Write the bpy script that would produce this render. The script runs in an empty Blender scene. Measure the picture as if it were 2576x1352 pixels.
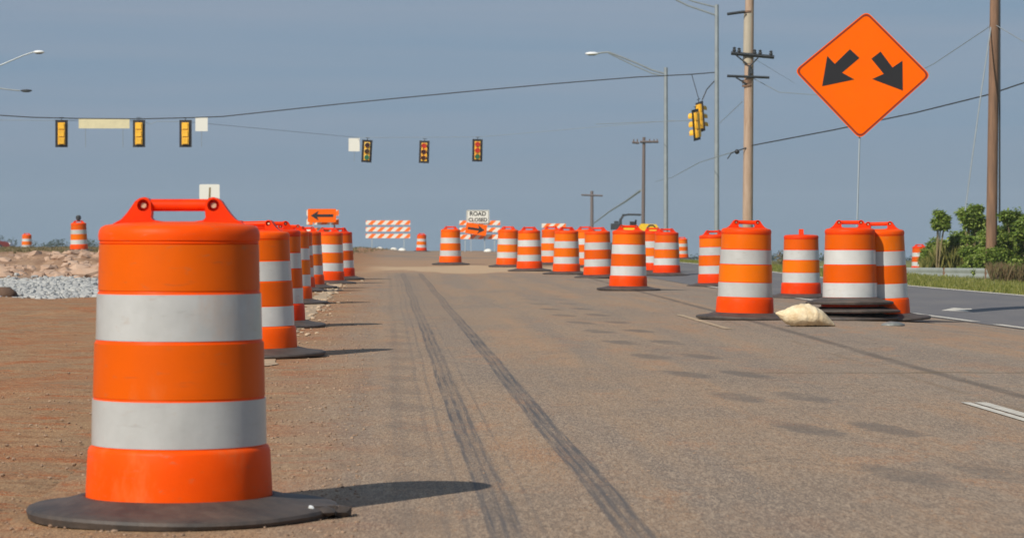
import bpy, math, random
from mathutils import Vector, Matrix, noise
from mathutils.geometry import tessellate_polygon
R = math.radians
rnd = random.Random(7)
scene = bpy.context.scene
col = scene.collection

# ---------------------------------------------------------------- camera, sky, sun, exposure
FPX, HZ, EYE = 7000.0, 590.0, 0.98          # focal length in 2576-wide pixels, horizon row, eye height
cam_d = bpy.data.cameras.new('camera'); cam = bpy.data.objects.new('camera', cam_d); col.objects.link(cam)
cam.location = (0, 0, EYE); cam.rotation_euler = (R(90), 0, 0)
cam_d.sensor_width = 36; cam_d.lens = FPX / 2576 * 36
cam_d.shift_y = -(676 - HZ) / 2576
cam_d.clip_start = 0.1; cam_d.clip_end = 6000
cam_d.dof.use_dof = True; cam_d.dof.focus_distance = 20; cam_d.dof.aperture_fstop = 9
scene.camera = cam

SUN_EL, SUN_AZ = 37.0, 218.0      # light travels towards +X,+Y (right and away); azimuth of the sun measured clockwise from +Y
w = bpy.data.worlds.new('World'); scene.world = w; w.use_nodes = True
nt = w.node_tree; nt.nodes.clear()
def wn(t): return nt.nodes.new(t)
tc = wn('ShaderNodeTexCoord'); sep = wn('ShaderNodeSeparateXYZ'); mx = wn('ShaderNodeMath'); mx.operation = 'MAXIMUM'; mx.inputs[1].default_value = 0.012
cmb = wn('ShaderNodeCombineXYZ'); sky = wn('ShaderNodeTexSky'); sky.sky_type = 'NISHITA'; sky.sun_disc = False
sky.sun_elevation = R(SUN_EL); sky.sun_rotation = R(SUN_AZ); sky.air_density = 1.0; sky.dust_density = 1.5; sky.ozone_density = 2.0; sky.altitude = 0
nt.links.new(tc.outputs['Generated'], sep.inputs[0]); nt.links.new(sep.outputs[2], mx.inputs[0])
nt.links.new(sep.outputs[0], cmb.inputs[0]); nt.links.new(sep.outputs[1], cmb.inputs[1]); nt.links.new(mx.outputs[0], cmb.inputs[2])
nt.links.new(cmb.outputs[0], sky.inputs[0])
# thin veil of high cloud, in flat bands, that greys the blue
mp = wn('ShaderNodeMapping'); mp.inputs['Scale'].default_value = (2.2, 2.2, 45)
nz = wn('ShaderNodeTexNoise'); nz.inputs['Scale'].default_value = 1.6; nz.inputs['Detail'].default_value = 4
nt.links.new(tc.outputs['Generated'], mp.inputs[0]); nt.links.new(mp.outputs[0], nz.inputs[0])
rmp = wn('ShaderNodeMapRange'); rmp.inputs['From Min'].default_value = .3; rmp.inputs['From Max'].default_value = .75
rmp.inputs['To Min'].default_value = 0.0; rmp.inputs['To Max'].default_value = 1.0
nt.links.new(nz.outputs['Fac'], rmp.inputs['Value'])
veil = wn('ShaderNodeMixRGB'); veil.inputs[1].default_value = (2.46, 3.72, 5.3, 1); veil.inputs[2].default_value = (3.3, 4.1, 5.4, 1)
nt.links.new(rmp.outputs[0], veil.inputs[0])
low = wn('ShaderNodeMapRange'); low.inputs['From Min'].default_value = -.002; low.inputs['From Max'].default_value = .05; low.interpolation_type = 'SMOOTHSTEP'
nt.links.new(sep.outputs[2], low.inputs['Value'])
veil2 = wn('ShaderNodeMixRGB'); veil2.inputs[1].default_value = (2.2, 3.4, 4.7, 1); nt.links.new(low.outputs[0], veil2.inputs[0]); nt.links.new(veil.outputs[0], veil2.inputs[2])
mixs = wn('ShaderNodeMixRGB'); mixs.inputs[0].default_value = 0.88
nt.links.new(sky.outputs[0], mixs.inputs[1]); nt.links.new(veil2.outputs[0], mixs.inputs[2])
bg = wn('ShaderNodeBackground'); bg.inputs['Strength'].default_value = 0.080
out = wn('ShaderNodeOutputWorld'); nt.links.new(mixs.outputs[0], bg.inputs[0]); nt.links.new(bg.outputs[0], out.inputs[0])

sd = bpy.data.lights.new('sun', 'SUN'); sun = bpy.data.objects.new('sun', sd); col.objects.link(sun)
sd.energy = 4.8; sd.angle = R(0.5); sd.color = (1.0, 0.93, 0.82)
dirv = Vector((math.sin(R(SUN_AZ)) * math.cos(R(SUN_EL)), math.cos(R(SUN_AZ)) * math.cos(R(SUN_EL)), math.sin(R(SUN_EL))))
sun.rotation_euler = dirv.to_track_quat('Z', 'Y').to_euler(); sun.location = dirv * 50
scene.view_settings.view_transform = 'Standard'; scene.view_settings.look = 'None'
scene.view_settings.exposure = 0.0; scene.view_settings.gamma = 1.0
scene.render.resolution_x = 1024; scene.render.resolution_y = 537
scene.render.engine = 'CYCLES'

# ---------------------------------------------------------------- helpers
def P(px, py, D):                      # a point seen at that pixel, D metres away
    return Vector(((px - 1288) * D / FPX, D, EYE - (py - HZ) * D / FPX))
def sm(a, b, x):
    t = max(0, min(1, (x - a) / (b - a))); return t * t * (3 - 2 * t)
def N2(x, y, s, z=0): return noise.noise(Vector((x * s, y * s, z)))

class MB:
    def __init__(s): s.v = []; s.f = []
    def add(s, vs, fs):
        o = len(s.v); s.v += [tuple(p) for p in vs]; s.f += [tuple(i + o for i in f) for f in fs]
    def box(s, c, sz, m=None):
        x, y, z = sz[0] / 2, sz[1] / 2, sz[2] / 2
        vs = [Vector((a * x, b * y, d * z)) for a in (-1, 1) for b in (-1, 1) for d in (-1, 1)]
        if m: vs = [m @ p for p in vs]
        c = Vector(c)
        s.add([p + c for p in vs], [(0, 1, 3, 2), (4, 6, 7, 5), (0, 4, 5, 1), (2, 3, 7, 6), (0, 2, 6, 4), (1, 5, 7, 3)])
    def tube(s, pts, r, n=8, caps=True):
        pts = [Vector(p) for p in pts]
        rs = r if isinstance(r, (list, tuple)) else [r] * len(pts)
        o = len(s.v); last = None
        for i, p in enumerate(pts):
            d = (pts[min(i + 1, len(pts) - 1)] - pts[max(i - 1, 0)]).normalized()
            up = Vector((0, 0, 1)) if abs(d.z) < .9 else Vector((0, 1, 0))
            a = d.cross(up).normalized(); b = a.cross(d)
            for k in range(n):
                t = 2 * math.pi * k / n
                s.v.append(tuple(p + (a * math.cos(t) + b * math.sin(t)) * rs[i]))
        for i in range(len(pts) - 1):
            for k in range(n):
                s.f.append((o + i * n + k, o + i * n + (k + 1) % n, o + (i + 1) * n + (k + 1) % n, o + (i + 1) * n + k))
        if caps:
            s.f.append(tuple(o + k for k in range(n))[::-1]); s.f.append(tuple(o + (len(pts) - 1) * n + k for k in range(n)))
    def lathe(s, prof, n=48, closed=False, c=(0, 0, 0), wob=None):
        o = len(s.v); m = len(prof)
        for i, (r, z) in enumerate(prof):
            for k in range(n):
                t = 2 * math.pi * k / n; rr = r; zz = z
                if wob: rr, zz = wob(r, z, t)
                s.v.append((c[0] + rr * math.cos(t), c[1] + rr * math.sin(t), c[2] + zz))
        for i in range(m if closed else m - 1):
            j = (i + 1) % m
            for k in range(n):
                s.f.append((o + i * n + k, o + i * n + (k + 1) % n, o + j * n + (k + 1) % n, o + j * n + k))
        if not closed:
            if prof[0][0] > 1e-4: s.f.append(tuple(o + k for k in range(n))[::-1])
            if prof[-1][0] > 1e-4: s.f.append(tuple(o + (m - 1) * n + k for k in range(n)))
    def prism(s, loops, y0, y1):       # loops in (x,z), first is the outline, others holes
        L = [[Vector((p[0], p[1], 0)) for p in lp] for lp in loops]
        flat = [p for lp in L for p in lp]; tris = tessellate_polygon(L); n = len(flat); o = len(s.v)
        s.v += [(p.x, y0, p.y) for p in flat] + [(p.x, y1, p.y) for p in flat]
        for t in tris:
            s.f.append(tuple(o + i for i in t)); s.f.append(tuple(o + n + i for i in reversed(t)))
        b = 0
        for lp in L:
            m = len(lp)
            for i in range(m):
                j = (i + 1) % m; s.f.append((o + b + i, o + b + j, o + n + b + j, o + n + b + i))
            b += m
    def ellip(s, c, r, n=12, m=8):
        s2 = [(max(1e-5, math.sin(math.pi * i / m)), -math.cos(math.pi * i / m)) for i in range(m + 1)]
        o = len(s.v); s.lathe(s2, n)
        for i in range(o, len(s.v)):
            p = s.v[i]; s.v[i] = (c[0] + p[0] * r[0], c[1] + p[1] * r[1], c[2] + p[2] * r[2])
    def rock(s, c, r, rg, flat=.7):
        g_ = 1.618; base = [(-1, g_, 0), (1, g_, 0), (-1, -g_, 0), (1, -g_, 0), (0, -1, g_), (0, 1, g_), (0, -1, -g_), (0, 1, -g_), (g_, 0, -1), (g_, 0, 1), (-g_, 0, -1), (-g_, 0, 1)]
        fs = [(0, 11, 5), (0, 5, 1), (0, 1, 7), (0, 7, 10), (0, 10, 11), (1, 5, 9), (5, 11, 4), (11, 10, 2), (10, 7, 6), (7, 1, 8), (3, 9, 4), (3, 4, 2), (3, 2, 6), (3, 6, 8), (3, 8, 9), (4, 9, 5), (2, 4, 11), (6, 2, 10), (8, 6, 7), (9, 8, 1)]
        a = rg.random() * 6.3; ca, sa = math.cos(a), math.sin(a); ex = .65 + rg.random() * .9; vs = []
        for b in base:
            k = r * (.42 + .26 * rg.random()); x, y = b[0] * k * ex, b[1] * k
            vs.append((c[0] + x * ca - y * sa, c[1] + x * sa + y * ca, c[2] + b[2] * k * flat))
        s.add(vs, fs)
    def build(s, name, mat, parent=None, loc=None, smooth=True, ang=32, rot=None, fix=True):
        me = bpy.data.meshes.new(name); me.from_pydata(s.v, [], s.f)
        if fix:
            import bmesh
            bm = bmesh.new(); bm.from_mesh(me); bmesh.ops.recalc_face_normals(bm, faces=bm.faces); bm.to_mesh(me); bm.free()
        me.materials.append(mat)
        if smooth:
            me.polygons.foreach_set('use_smooth', [True] * len(me.polygons)); me.set_sharp_from_angle(angle=R(ang))
        me.update()
        o = bpy.data.objects.new(name, me); col.objects.link(o)
        if parent: o.parent = parent
        if loc is not None: o.location = loc
        if rot is not None: o.rotation_euler = rot
        return o

def tag(o, label=None, cat=None, group=None, kind=None):
    if label: o['label'] = label
    if cat: o['category'] = cat
    if group: o['group'] = group
    if kind: o['kind'] = kind
    return o
def empty(name, loc, rot=(0, 0, 0)):
    o = bpy.data.objects.new(name, None); col.objects.link(o); o.location = loc; o.rotation_euler = rot; o.empty_display_size = .2
    return o
def copy_tree(o, parent=None):
    c = o.copy(); col.objects.link(c); c.parent = parent
    for ch in list(o.children): copy_tree(ch, c)
    return c

# ---------------------------------------------------------------- materials
def mat(name, base, rough=.6, metal=0., spec=.5, noise_amt=0., noise_scale=8., bump=0., bump_scale=40., col2=None, coat=0., stretch=None, emit=None, estr=0, world=False, scuff=0, bst=None):
    m = bpy.data.materials.new(name); m.use_nodes = True; t = m.node_tree; n = t.nodes; b = n['Principled BSDF']
    b.inputs['Roughness'].default_value = rough; b.inputs['Metallic'].default_value = metal
    b.inputs['Specular IOR Level'].default_value = spec; b.inputs['Coat Weight'].default_value = coat
    b.inputs['Base Color'].default_value = (*base, 1)
    if emit: b.inputs['Emission Color'].default_value = (*emit, 1); b.inputs['Emission Strength'].default_value = estr
    tcn = n.new('ShaderNodeTexCoord'); src = tcn.outputs['Object']
    if world:
        g = n.new('ShaderNodeNewGeometry'); src = g.outputs['Position']
    if stretch:
        mpn = n.new('ShaderNodeMapping'); mpn.inputs['Scale'].default_value = stretch; t.links.new(src, mpn.inputs[0]); src = mpn.outputs[0]
    if noise_amt > 0:
        z = n.new('ShaderNodeTexNoise'); z.inputs['Scale'].default_value = noise_scale; z.inputs['Detail'].default_value = 6; z.inputs['Roughness'].default_value = .65
        t.links.new(src, z.inputs[0])
        rm = n.new('ShaderNodeMapRange'); rm.inputs['From Min'].default_value = .35; rm.inputs['From Max'].default_value = .7; t.links.new(z.outputs['Fac'], rm.inputs['Value'])
        c2 = col2 or tuple(x * (1 - noise_amt) for x in base)
        mxn = n.new('ShaderNodeMixRGB'); mxn.inputs[1].default_value = (*base, 1); mxn.inputs[2].default_value = (*c2, 1)
        t.links.new(rm.outputs[0], mxn.inputs[0]); t.links.new(mxn.outputs[0], b.inputs['Base Color'])
    if scuff > 0:
        oi = n.new('ShaderNodeObjectInfo'); va = n.new('ShaderNodeVectorMath'); va.operation = 'ADD'; cx = n.new('ShaderNodeCombineXYZ')
        ml = n.new('ShaderNodeMath'); ml.operation = 'MULTIPLY'; ml.inputs[1].default_value = 37; t.links.new(oi.outputs['Random'], ml.inputs[0])
        for i_ in range(3): t.links.new(ml.outputs[0], cx.inputs[i_])
        t.links.new(src, va.inputs[0]); t.links.new(cx.outputs[0], va.inputs[1])
        cur = b.inputs['Base Color'].links[0].from_socket
        for (sc_, lo_, hi_, amt, cc_, st_) in ((3.2, .58, .72, .55, (.55, .25, .10), (1, 1, .5)), (14, .60, .70, .8, (.30, .17, .09), (1, 1, 3)), (5, .62, .68, .5, (.12, .09, .07), (1, 1, 8))):
            mp_ = n.new('ShaderNodeMapping'); mp_.inputs['Scale'].default_value = st_; t.links.new(va.outputs[0], mp_.inputs[0])
            zn = n.new('ShaderNodeTexNoise'); zn.inputs['Scale'].default_value = sc_; zn.inputs['Detail'].default_value = 7; zn.inputs['Roughness'].default_value = .7; t.links.new(mp_.outputs[0], zn.inputs[0])
            rr_ = n.new('ShaderNodeMapRange'); rr_.inputs['From Min'].default_value = lo_; rr_.inputs['From Max'].default_value = hi_; rr_.inputs['To Max'].default_value = amt * scuff; t.links.new(zn.outputs['Fac'], rr_.inputs['Value'])
            mm_ = n.new('ShaderNodeMixRGB'); t.links.new(rr_.outputs[0], mm_.inputs[0]); t.links.new(cur, mm_.inputs[1]); mm_.inputs[2].default_value = (*cc_, 1); cur = mm_.outputs[0]
        hv = n.new('ShaderNodeHueSaturation'); vr = n.new('ShaderNodeMapRange'); vr.inputs['To Min'].default_value = .86; vr.inputs['To Max'].default_value = 1.08
        t.links.new(oi.outputs['Random'], vr.inputs['Value']); t.links.new(vr.outputs[0], hv.inputs['Value'])
        hr = n.new('ShaderNodeMapRange'); hr.inputs['To Min'].default_value = .496; hr.inputs['To Max'].default_value = .508; t.links.new(oi.outputs['Random'], hr.inputs['Value']); t.links.new(hr.outputs[0], hv.inputs['Hue'])
        t.links.new(cur, hv.inputs['Color']); t.links.new(hv.outputs[0], b.inputs['Base Color'])
    if bst:
        mpb = n.new('ShaderNodeMapping'); mpb.inputs['Scale'].default_value = bst; t.links.new(src, mpb.inputs[0]); src = mpb.outputs[0]
    if bump > 0:
        z2 = n.new('ShaderNodeTexNoise'); z2.inputs['Scale'].default_value = bump_scale; z2.inputs['Detail'].default_value = 4; t.links.new(src, z2.inputs[0])
        bp = n.new('ShaderNodeBump'); bp.inputs['Strength'].default_value = 1; bp.inputs['Distance'].default_value = bump
        t.links.new(z2.outputs['Fac'], bp.inputs['Height']); t.links.new(bp.outputs[0], b.inputs['Normal'])
    return m

M = {}
M['plastic'] = mat('orange plastic', (.84, .068, .001), .46, spec=.10, noise_amt=1, noise_scale=3.5, col2=(.76, .052, .001), bump=.004, bump_scale=7, scuff=.5)
M['handle'] = mat('handle plastic', (.80, .046, .001), .42, spec=.15, noise_amt=1, noise_scale=6, col2=(.6, .022, .002))
M['sheet_o'] = mat('orange sheeting', (.73, .116, .0006), .42, spec=.12, noise_amt=1, noise_scale=3, col2=(.65, .104, .0008), bump=.004, bump_scale=5, bst=(1, 1, .35), scuff=.45)
M['sheet_w'] = mat('white sheeting', (.53, .535, .52), .3, spec=.5, coat=.15, noise_amt=1, noise_scale=4, col2=(.45, .455, .44), bump=.004, bump_scale=5, bst=(1, 1, .3), scuff=.4)
M['rubber'] = mat('black rubber', (.034, .030, .028), .65, noise_amt=1, noise_scale=6, col2=(.095, .07, .055), bump=.004, bump_scale=25)
M['bolt'] = mat('bolt', (.62, .45, .3), .4, metal=.4)
M['galv'] = mat('galvanised steel', (.30, .34, .36), .5, metal=.3, noise_amt=.2, noise_scale=3)
M['galv_light'] = mat('weathered zinc', (.30, .36, .40), .6, noise_amt=.15, noise_scale=3)
M['dark'] = mat('dark metal', (.03, .035, .04), .6)
M['lamp_head'] = mat('luminaire', (.72, .74, .74), .4)
M['wood'] = mat('pole wood', (.42, .315, .235), .85, noise_amt=1, noise_scale=9, col2=(.30, .19, .125), stretch=(1, 1, .12), bump=.01, bump_scale=20)
M['wood_dark'] = mat('brown pole wood', (.24, .135, .08), .85, noise_amt=1, noise_scale=9, col2=(.12, .07, .045), stretch=(1, 1, .12), bump=.01, bump_scale=20)
M['wood_grey'] = mat('grey pole sleeve', (.42, .37, .29), .8, noise_amt=1, noise_scale=6, col2=(.33, .29, .22), stretch=(1, 1, .2))
M['far_wood'] = mat('far pole wood', (.14, .11, .10), .9)
M['black'] = mat('black paint', (.012, .012, .014), .5)
M['yellow'] = mat('signal yellow', (.90, .49, .03), .4, noise_amt=.25, noise_scale=4)
M['sign_o'] = mat('sign orange', (.88, .122, .0006), .45, spec=.08, noise_amt=1, noise_scale=1.3, col2=(.82, .135, .001))
M['sign_border'] = mat('sign border', (.22, .018, .004), .5)
M['sign_w'] = mat('sign white', (.68, .68, .62), .5)
M['sign_c'] = mat('sign cream', (.66, .60, .38), .5, noise_amt=.15, noise_scale=3)
M['bag'] = mat('canvas', (.80, .68, .47), .9, noise_amt=1, noise_scale=9, col2=(.55, .40, .22), bump=.012, bump_scale=22)
M['greybag'] = mat('grey plastic', (.20, .21, .20), .4, noise_amt=.4, noise_scale=9, bump=.02, bump_scale=12)
M['line_w'] = mat('white road paint', (.62, .58, .50), .7, noise_amt=1, noise_scale=6, col2=(.40, .36, .30), world=True)
M['line_y'] = mat('worn cream paint', (.46, .35, .215), .8, noise_amt=1, noise_scale=3, col2=(.30, .20, .13), world=True)
M['rock'] = mat('rubble stone', (.46, .32, .23), .95, noise_amt=1, noise_scale=1.7, col2=(.30, .19, .13), world=True)
M['grey_rock'] = mat('grey gravel', (.42, .42, .40), .95, noise_amt=1, noise_scale=2.5, col2=(.24, .245, .25), world=True)
M['pebble'] = mat('pebbles', (.36, .25, .17), .95, noise_amt=1, noise_scale=3, col2=(.18, .105, .065), world=True)
M['mach_y'] = mat('machine yellow', (.88, .55, .02), .4, noise_amt=.2)
M['red_lens'] = mat('red lens', (.5, .02, .01), .2, emit=(1, .06, .02), estr=.35)
M['amber_lens'] = mat('amber lens', (.22, .09, .01), .2)
M['green_lens'] = mat('green lens', (.05, .22, .12), .2, emit=(.1, .8, .35), estr=.12)
M['dull_lens'] = mat('dull lens', (.16, .03, .02), .2)
M['visor'] = mat('signal visor', (.62, .20, .03), .5)
M['visor_p'] = mat('pale visor', (.62, .50, .2), .5)
M['maroon'] = mat('maroon paint', (.14, .015, .015), .25, coat=.6)
M['glass'] = mat('window glass', (.03, .035, .04), .05, spec=.8)

def stripes():
    m = bpy.data.materials.new('barricade stripes'); m.use_nodes = True; t = m.node_tree; n = t.nodes; b = n['Principled BSDF']
    b.inputs['Roughness'].default_value = .4
    tcn = n.new('ShaderNodeTexCoord'); s = n.new('ShaderNodeSeparateXYZ'); t.links.new(tcn.outputs['Object'], s.inputs[0])
    a = n.new('ShaderNodeMath'); a.operation = 'SUBTRACT'; t.links.new(s.outputs[0], a.inputs[0]); t.links.new(s.outputs[2], a.inputs[1])
    d = n.new('ShaderNodeMath'); d.operation = 'MULTIPLY'; d.inputs[1].default_value = 2.05; t.links.new(a.outputs[0], d.inputs[0])
    f = n.new('ShaderNodeMath'); f.operation = 'FRACT'; t.links.new(d.outputs[0], f.inputs[0])
    g = n.new('ShaderNodeMath'); g.operation = 'GREATER_THAN'; g.inputs[1].default_value = .5; t.links.new(f.outputs[0], g.inputs[0])
    mm = n.new('ShaderNodeMixRGB'); mm.inputs[1].default_value = (.90, .17, .01, 1); mm.inputs[2].default_value = (.74, .70, .62, 1)
    t.links.new(g.outputs[0], mm.inputs[0]); t.links.new(mm.outputs[0], b.inputs['Base Color']); return m
M['stripes'] = stripes()

def leafmat(name, a, b_, c):
    m = bpy.data.materials.new(name); m.use_nodes = True; t = m.node_tree; n = t.nodes; b = n['Principled BSDF']
    b.inputs['Roughness'].default_value = .55
    g = n.new('ShaderNodeNewGeometry'); rp = n.new('ShaderNodeValToRGB'); e = rp.color_ramp.elements
    e[0].color = (*a, 1); e[1].color = (*c, 1); x = e.new(.55); x.color = (*b_, 1)
    t.links.new(g.outputs['Random Per Island'], rp.inputs[0]); t.links.new(rp.outputs[0], b.inputs['Base Color'])
    tr = n.new('ShaderNodeBsdfTranslucent'); t.links.new(rp.outputs[0], tr.inputs[0])
    ms = n.new('ShaderNodeMixShader'); ms.inputs[0].default_value = .42
    t.links.new(b.outputs[0], ms.inputs[1]); t.links.new(tr.outputs[0], ms.inputs[2]); t.links.new(ms.outputs[0], n['Material Output'].inputs[0])
    return m
M['leaf'] = leafmat('shrub leaves', (.10, .17, .02), (.24, .34, .05), (.44, .50, .14))
M['leaf2'] = leafmat('dark shrub leaves', (.075, .13, .015), (.18, .27, .04), (.34, .40, .09))
M['grass'] = leafmat('verge grass', (.14, .16, .03), (.24, .26, .05), (.36, .33, .10))
M['dry'] = leafmat('dry grass', (.17, .11, .06), (.25, .18, .09), (.16, .18, .05))
M['tallgrass'] = leafmat('tall grass', (.09, .12, .02), (.21, .22, .05), (.34, .30, .09))
M['bankgrass'] = leafmat('bank grass', (.12, .11, .04), (.20, .16, .07), (.30, .22, .11))
M['farleaf'] = leafmat('far foliage', (.035, .06, .03), (.05, .085, .04), (.07, .10, .045))
M['stem'] = mat('stems', (.22, .17, .09), .9)

# ---------------------------------------------------------------- node math helper for the ground
class NT:
    def __init__(s, name):
        s.m = bpy.data.materials.new(name); s.m.use_nodes = True; s.t = s.m.node_tree; s.n = s.t.nodes; s.b = s.n['Principled BSDF']
        g = s.n.new('ShaderNodeNewGeometry'); s.pos = g.outputs['Position']
        sp = s.n.new('ShaderNodeSeparateXYZ'); s.t.links.new(s.pos, sp.inputs[0]); s.x, s.y, s.z = sp.outputs
    def put(s, v, sock):
        if isinstance(v, (int, float)): sock.default_value = v
        elif isinstance(v, tuple): sock.default_value = (*v, 1)
        else: s.t.links.new(v, sock)
    def op(s, o, a, b=0, c=None):
        k = s.n.new('ShaderNodeMath'); k.operation = o; s.put(a, k.inputs[0]); s.put(b, k.inputs[1])
        if c is not None: s.put(c, k.inputs[2])
        return k.outputs[0]
    def ss(s, v, a, b, lo=0, hi=1):
        k = s.n.new('ShaderNodeMapRange'); k.interpolation_type = 'SMOOTHSTEP'; s.put(v, k.inputs['Value'])
        k.inputs['From Min'].default_value = a; k.inputs['From Max'].default_value = b; k.inputs['To Min'].default_value = lo; k.inputs['To Max'].default_value = hi
        return k.outputs[0]
    def noise(s, sc, det=4, st=(1, 1, 1), rough=.6, off=(0, 0, 0)):
        mpn = s.n.new('ShaderNodeMapping'); mpn.inputs['Scale'].default_value = st; mpn.inputs['Location'].default_value = off; s.t.links.new(s.pos, mpn.inputs[0])
        k = s.n.new('ShaderNodeTexNoise'); k.inputs['Scale'].default_value = sc; k.inputs['Detail'].default_value = det; k.inputs['Roughness'].default_value = rough
        s.t.links.new(mpn.outputs[0], k.inputs[0]); return k.outputs['Fac']
    def mix(s, f, a, b):
        k = s.n.new('ShaderNodeMixRGB'); s.put(f, k.inputs[0]); s.put(a, k.inputs[1]); s.put(b, k.inputs[2]); return k.outputs[0]
    def bump(s, h, d):
        k = s.n.new('ShaderNodeBump'); k.inputs['Distance'].default_value = d; s.put(h, k.inputs['Height']); s.t.links.new(k.outputs[0], s.b.inputs['Normal'])

def dirt_color(g):
    base = g.mix(g.ss(g.noise(.9, 5, (1, .5, 1)), .38, .62), (.285, .225, .17), (.35, .25, .17))
    base = g.mix(g.ss(g.noise(1.1, 6, (.7, .6, 1), .65, (9, 4, 0)), .46, .60, 0, .95), base, (.36, .165, .085))
    base = g.mix(g.ss(g.noise(4.2, 5, (.5, 1.0, 1), .65, (3, 8, 0)), .53, .63, 0, .9), base, (.38, .115, .035))
    base = g.mix(g.ss(g.noise(3.6, 5, (.5, .9, 1), .65, (6, 2, 0)), .52, .68, 0, .7), base, (.42, .32, .22))
    base = g.mix(g.ss(g.noise(7, 5, (.5, 1.0, 1), .7, (1, 5, 0)), .54, .64, 0, .75), base, (.18, .085, .045))
    base = grain(g, base, (.20, .12, .075), (.46, .34, .235))
    grit = g.op('MULTIPLY', g.ss(g.noise(140, 1, (1, .3, 1)), .60, .66), g.ss(g.noise(2.5, 4, (1, .5, 1), .6, (4, 4, 0)), .45, .6))
    base = g.mix(g.op('MULTIPLY', grit, .8), base, (.62, .50, .36))
    return base

# road surface: dusty tan asphalt with tyre tracks and scuffs
KR = (.98, .89, .79); KD = (.93, .84, .72); KG = (.80, .66, .50)
def mulc(g, c, k):
    n = g.n.new('ShaderNodeMixRGB'); n.blend_type = 'MULTIPLY'; n.inputs[0].default_value = 1; g.put(c, n.inputs[1]); g.put(k, n.inputs[2]); return n.outputs[0]
g = NT('dusty asphalt')
u = g.op('ADD', g.x, g.op('MULTIPLY', g.y, .045))
big = g.noise(.5, 4, (1, .3, 1))
def grain(g, c, kd, kl):
    for (sc_, sy, of, lo_, hi_, am, cc_) in ((190, .16, (1, 2, 0), .50, .62, .6, kd), (180, .18, (6, 2, 0), .52, .64, .6, kl), (85, .14, (3, 7, 0), .52, .66, .42, kd), (80, .14, (9, 9, 0), .52, .66, .42, kl), (38, .16, (2, 5, 0), .55, .7, .22, kd), (34, .16, (7, 1, 0), .55, .7, .2, kl)):
        c = g.mix(g.ss(g.noise(sc_, 2, (1, sy, 1), .5, of), lo_, hi_, 0, am), c, cc_)
    return c
c = g.mix(g.ss(big, .35, .65), (.305, .235, .175), (.335, .235, .155))
c = g.mix(g.ss(g.x, .6, 3.5), c, (.255, .23, .205))
cu_ = g.n.new('ShaderNodeCombineXYZ'); g.put(u, cu_.inputs[0]); g.put(g.op('MULTIPLY', g.y, .035), cu_.inputs[1])
ln_ = g.n.new('ShaderNodeTexNoise'); ln_.inputs['Scale'].default_value = 1.7; ln_.inputs['Detail'].default_value = 5; ln_.inputs['Roughness'].default_value = .6; g.t.links.new(cu_.outputs[0], ln_.inputs[0])
c = g.mix(g.ss(ln_.outputs['Fac'], .38, .52, .85, 0), c, (.21, .185, .17))
c = g.mix(g.ss(ln_.outputs['Fac'], .52, .64, 0, .85), c, (.40, .25, .145))
c = g.mix(g.ss(g.noise(3.1, 5, (1, .5, 1), .65, (2, 6, 0)), .52, .68, 0, .45), c, (.38, .235, .14))
c = g.mix(g.ss(g.noise(2.2, 5, (1, .5, 1), .65, (5, 1, 0)), .54, .68, 0, .4), c, (.21, .18, .16))
c = g.mix(g.ss(g.noise(6, 6, (1, .5, 1)), .5, .72, 0, .6), c, (.24, .19, .15))
c = g.mix(g.ss(g.noise(75, 2), .5, .72, 0, .75), c, (.43, .36, .29))
c = g.mix(g.ss(g.noise(90, 2, off=(3, 1, 0)), .5, .7, 0, .75), c, (.13, .105, .085))
c = g.mix(g.ss(g.noise(1.3, 5, (1, .3, 1), off=(7, 2, 0)), .55, .7, 0, .45), c, (.36, .19, .10))
wob = g.op('MULTIPLY', g.op('SUBTRACT', g.noise(.10, 1), .5), .10)
uw = g.op('ADD', u, wob)
tn = g.noise(3, 5, (1, .25, 1), off=(1, 9, 0))
trk = None
for cu, wd, st in ((.35, .020, 1), (.395, .018, .95), (.44, .020, .9), (.40, .085, .5), (.775, .020, 1), (.815, .018, 1), (.86, .022, 1), (.82, .075, .6), (.27, .015, .4), (.20, .02, .3), (.06, .05, .25), (.52, .012, .35)):
    d = g.op('ABSOLUTE', g.op('SUBTRACT', uw, cu))
    k = g.op('MULTIPLY', g.ss(d, wd * .35, wd, 1, 0), st)
    trk = k if trk is None else g.op('MAXIMUM', trk, k)
c = g.mix(g.ss(g.noise(.8, 5, (1, .4, 1), .6, (8, 8, 0)), .50, .62, 0, .45), c, (.20, .175, .155))
c = g.mix(g.ss(g.noise(1.6, 6, (1, .35, 1), .7, (3, 9, 0)), .56, .64, 0, .5), c, (.40, .22, .12))
c = g.mix(g.ss(g.noise(2.6, 6, (1, .6, 1), .7, (7, 5, 0)), .64, .70, 0, .6), c, (.13, .11, .10))
c = grain(g, c, (.14, .115, .10), (.45, .375, .30))
cu2 = g.n.new('ShaderNodeCombineXYZ'); g.put(uw, cu2.inputs[0]); g.put(g.op('MULTIPLY', g.y, .02), cu2.inputs[1])
tl = g.n.new('ShaderNodeTexNoise'); tl.inputs['Scale'].default_value = 55; tl.inputs['Detail'].default_value = 2; g.t.links.new(cu2.outputs[0], tl.inputs[0])
trk = g.op('MULTIPLY', trk, g.ss(tl.outputs['Fac'], .36, .56, .45, 1))
trk = g.op('MULTIPLY', trk, g.ss(tn, .3, .55, .6, 1))
trk = g.op('MULTIPLY', trk, g.ss(g.y, 64, 70, 1, 0))
c = g.mix(g.op('MULTIPLY', trk, g.ss(g.noise(.5, 4, (1, .5, 1)), .35, .6, .62, .92)), c, (.085, .09, .105))
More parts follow.
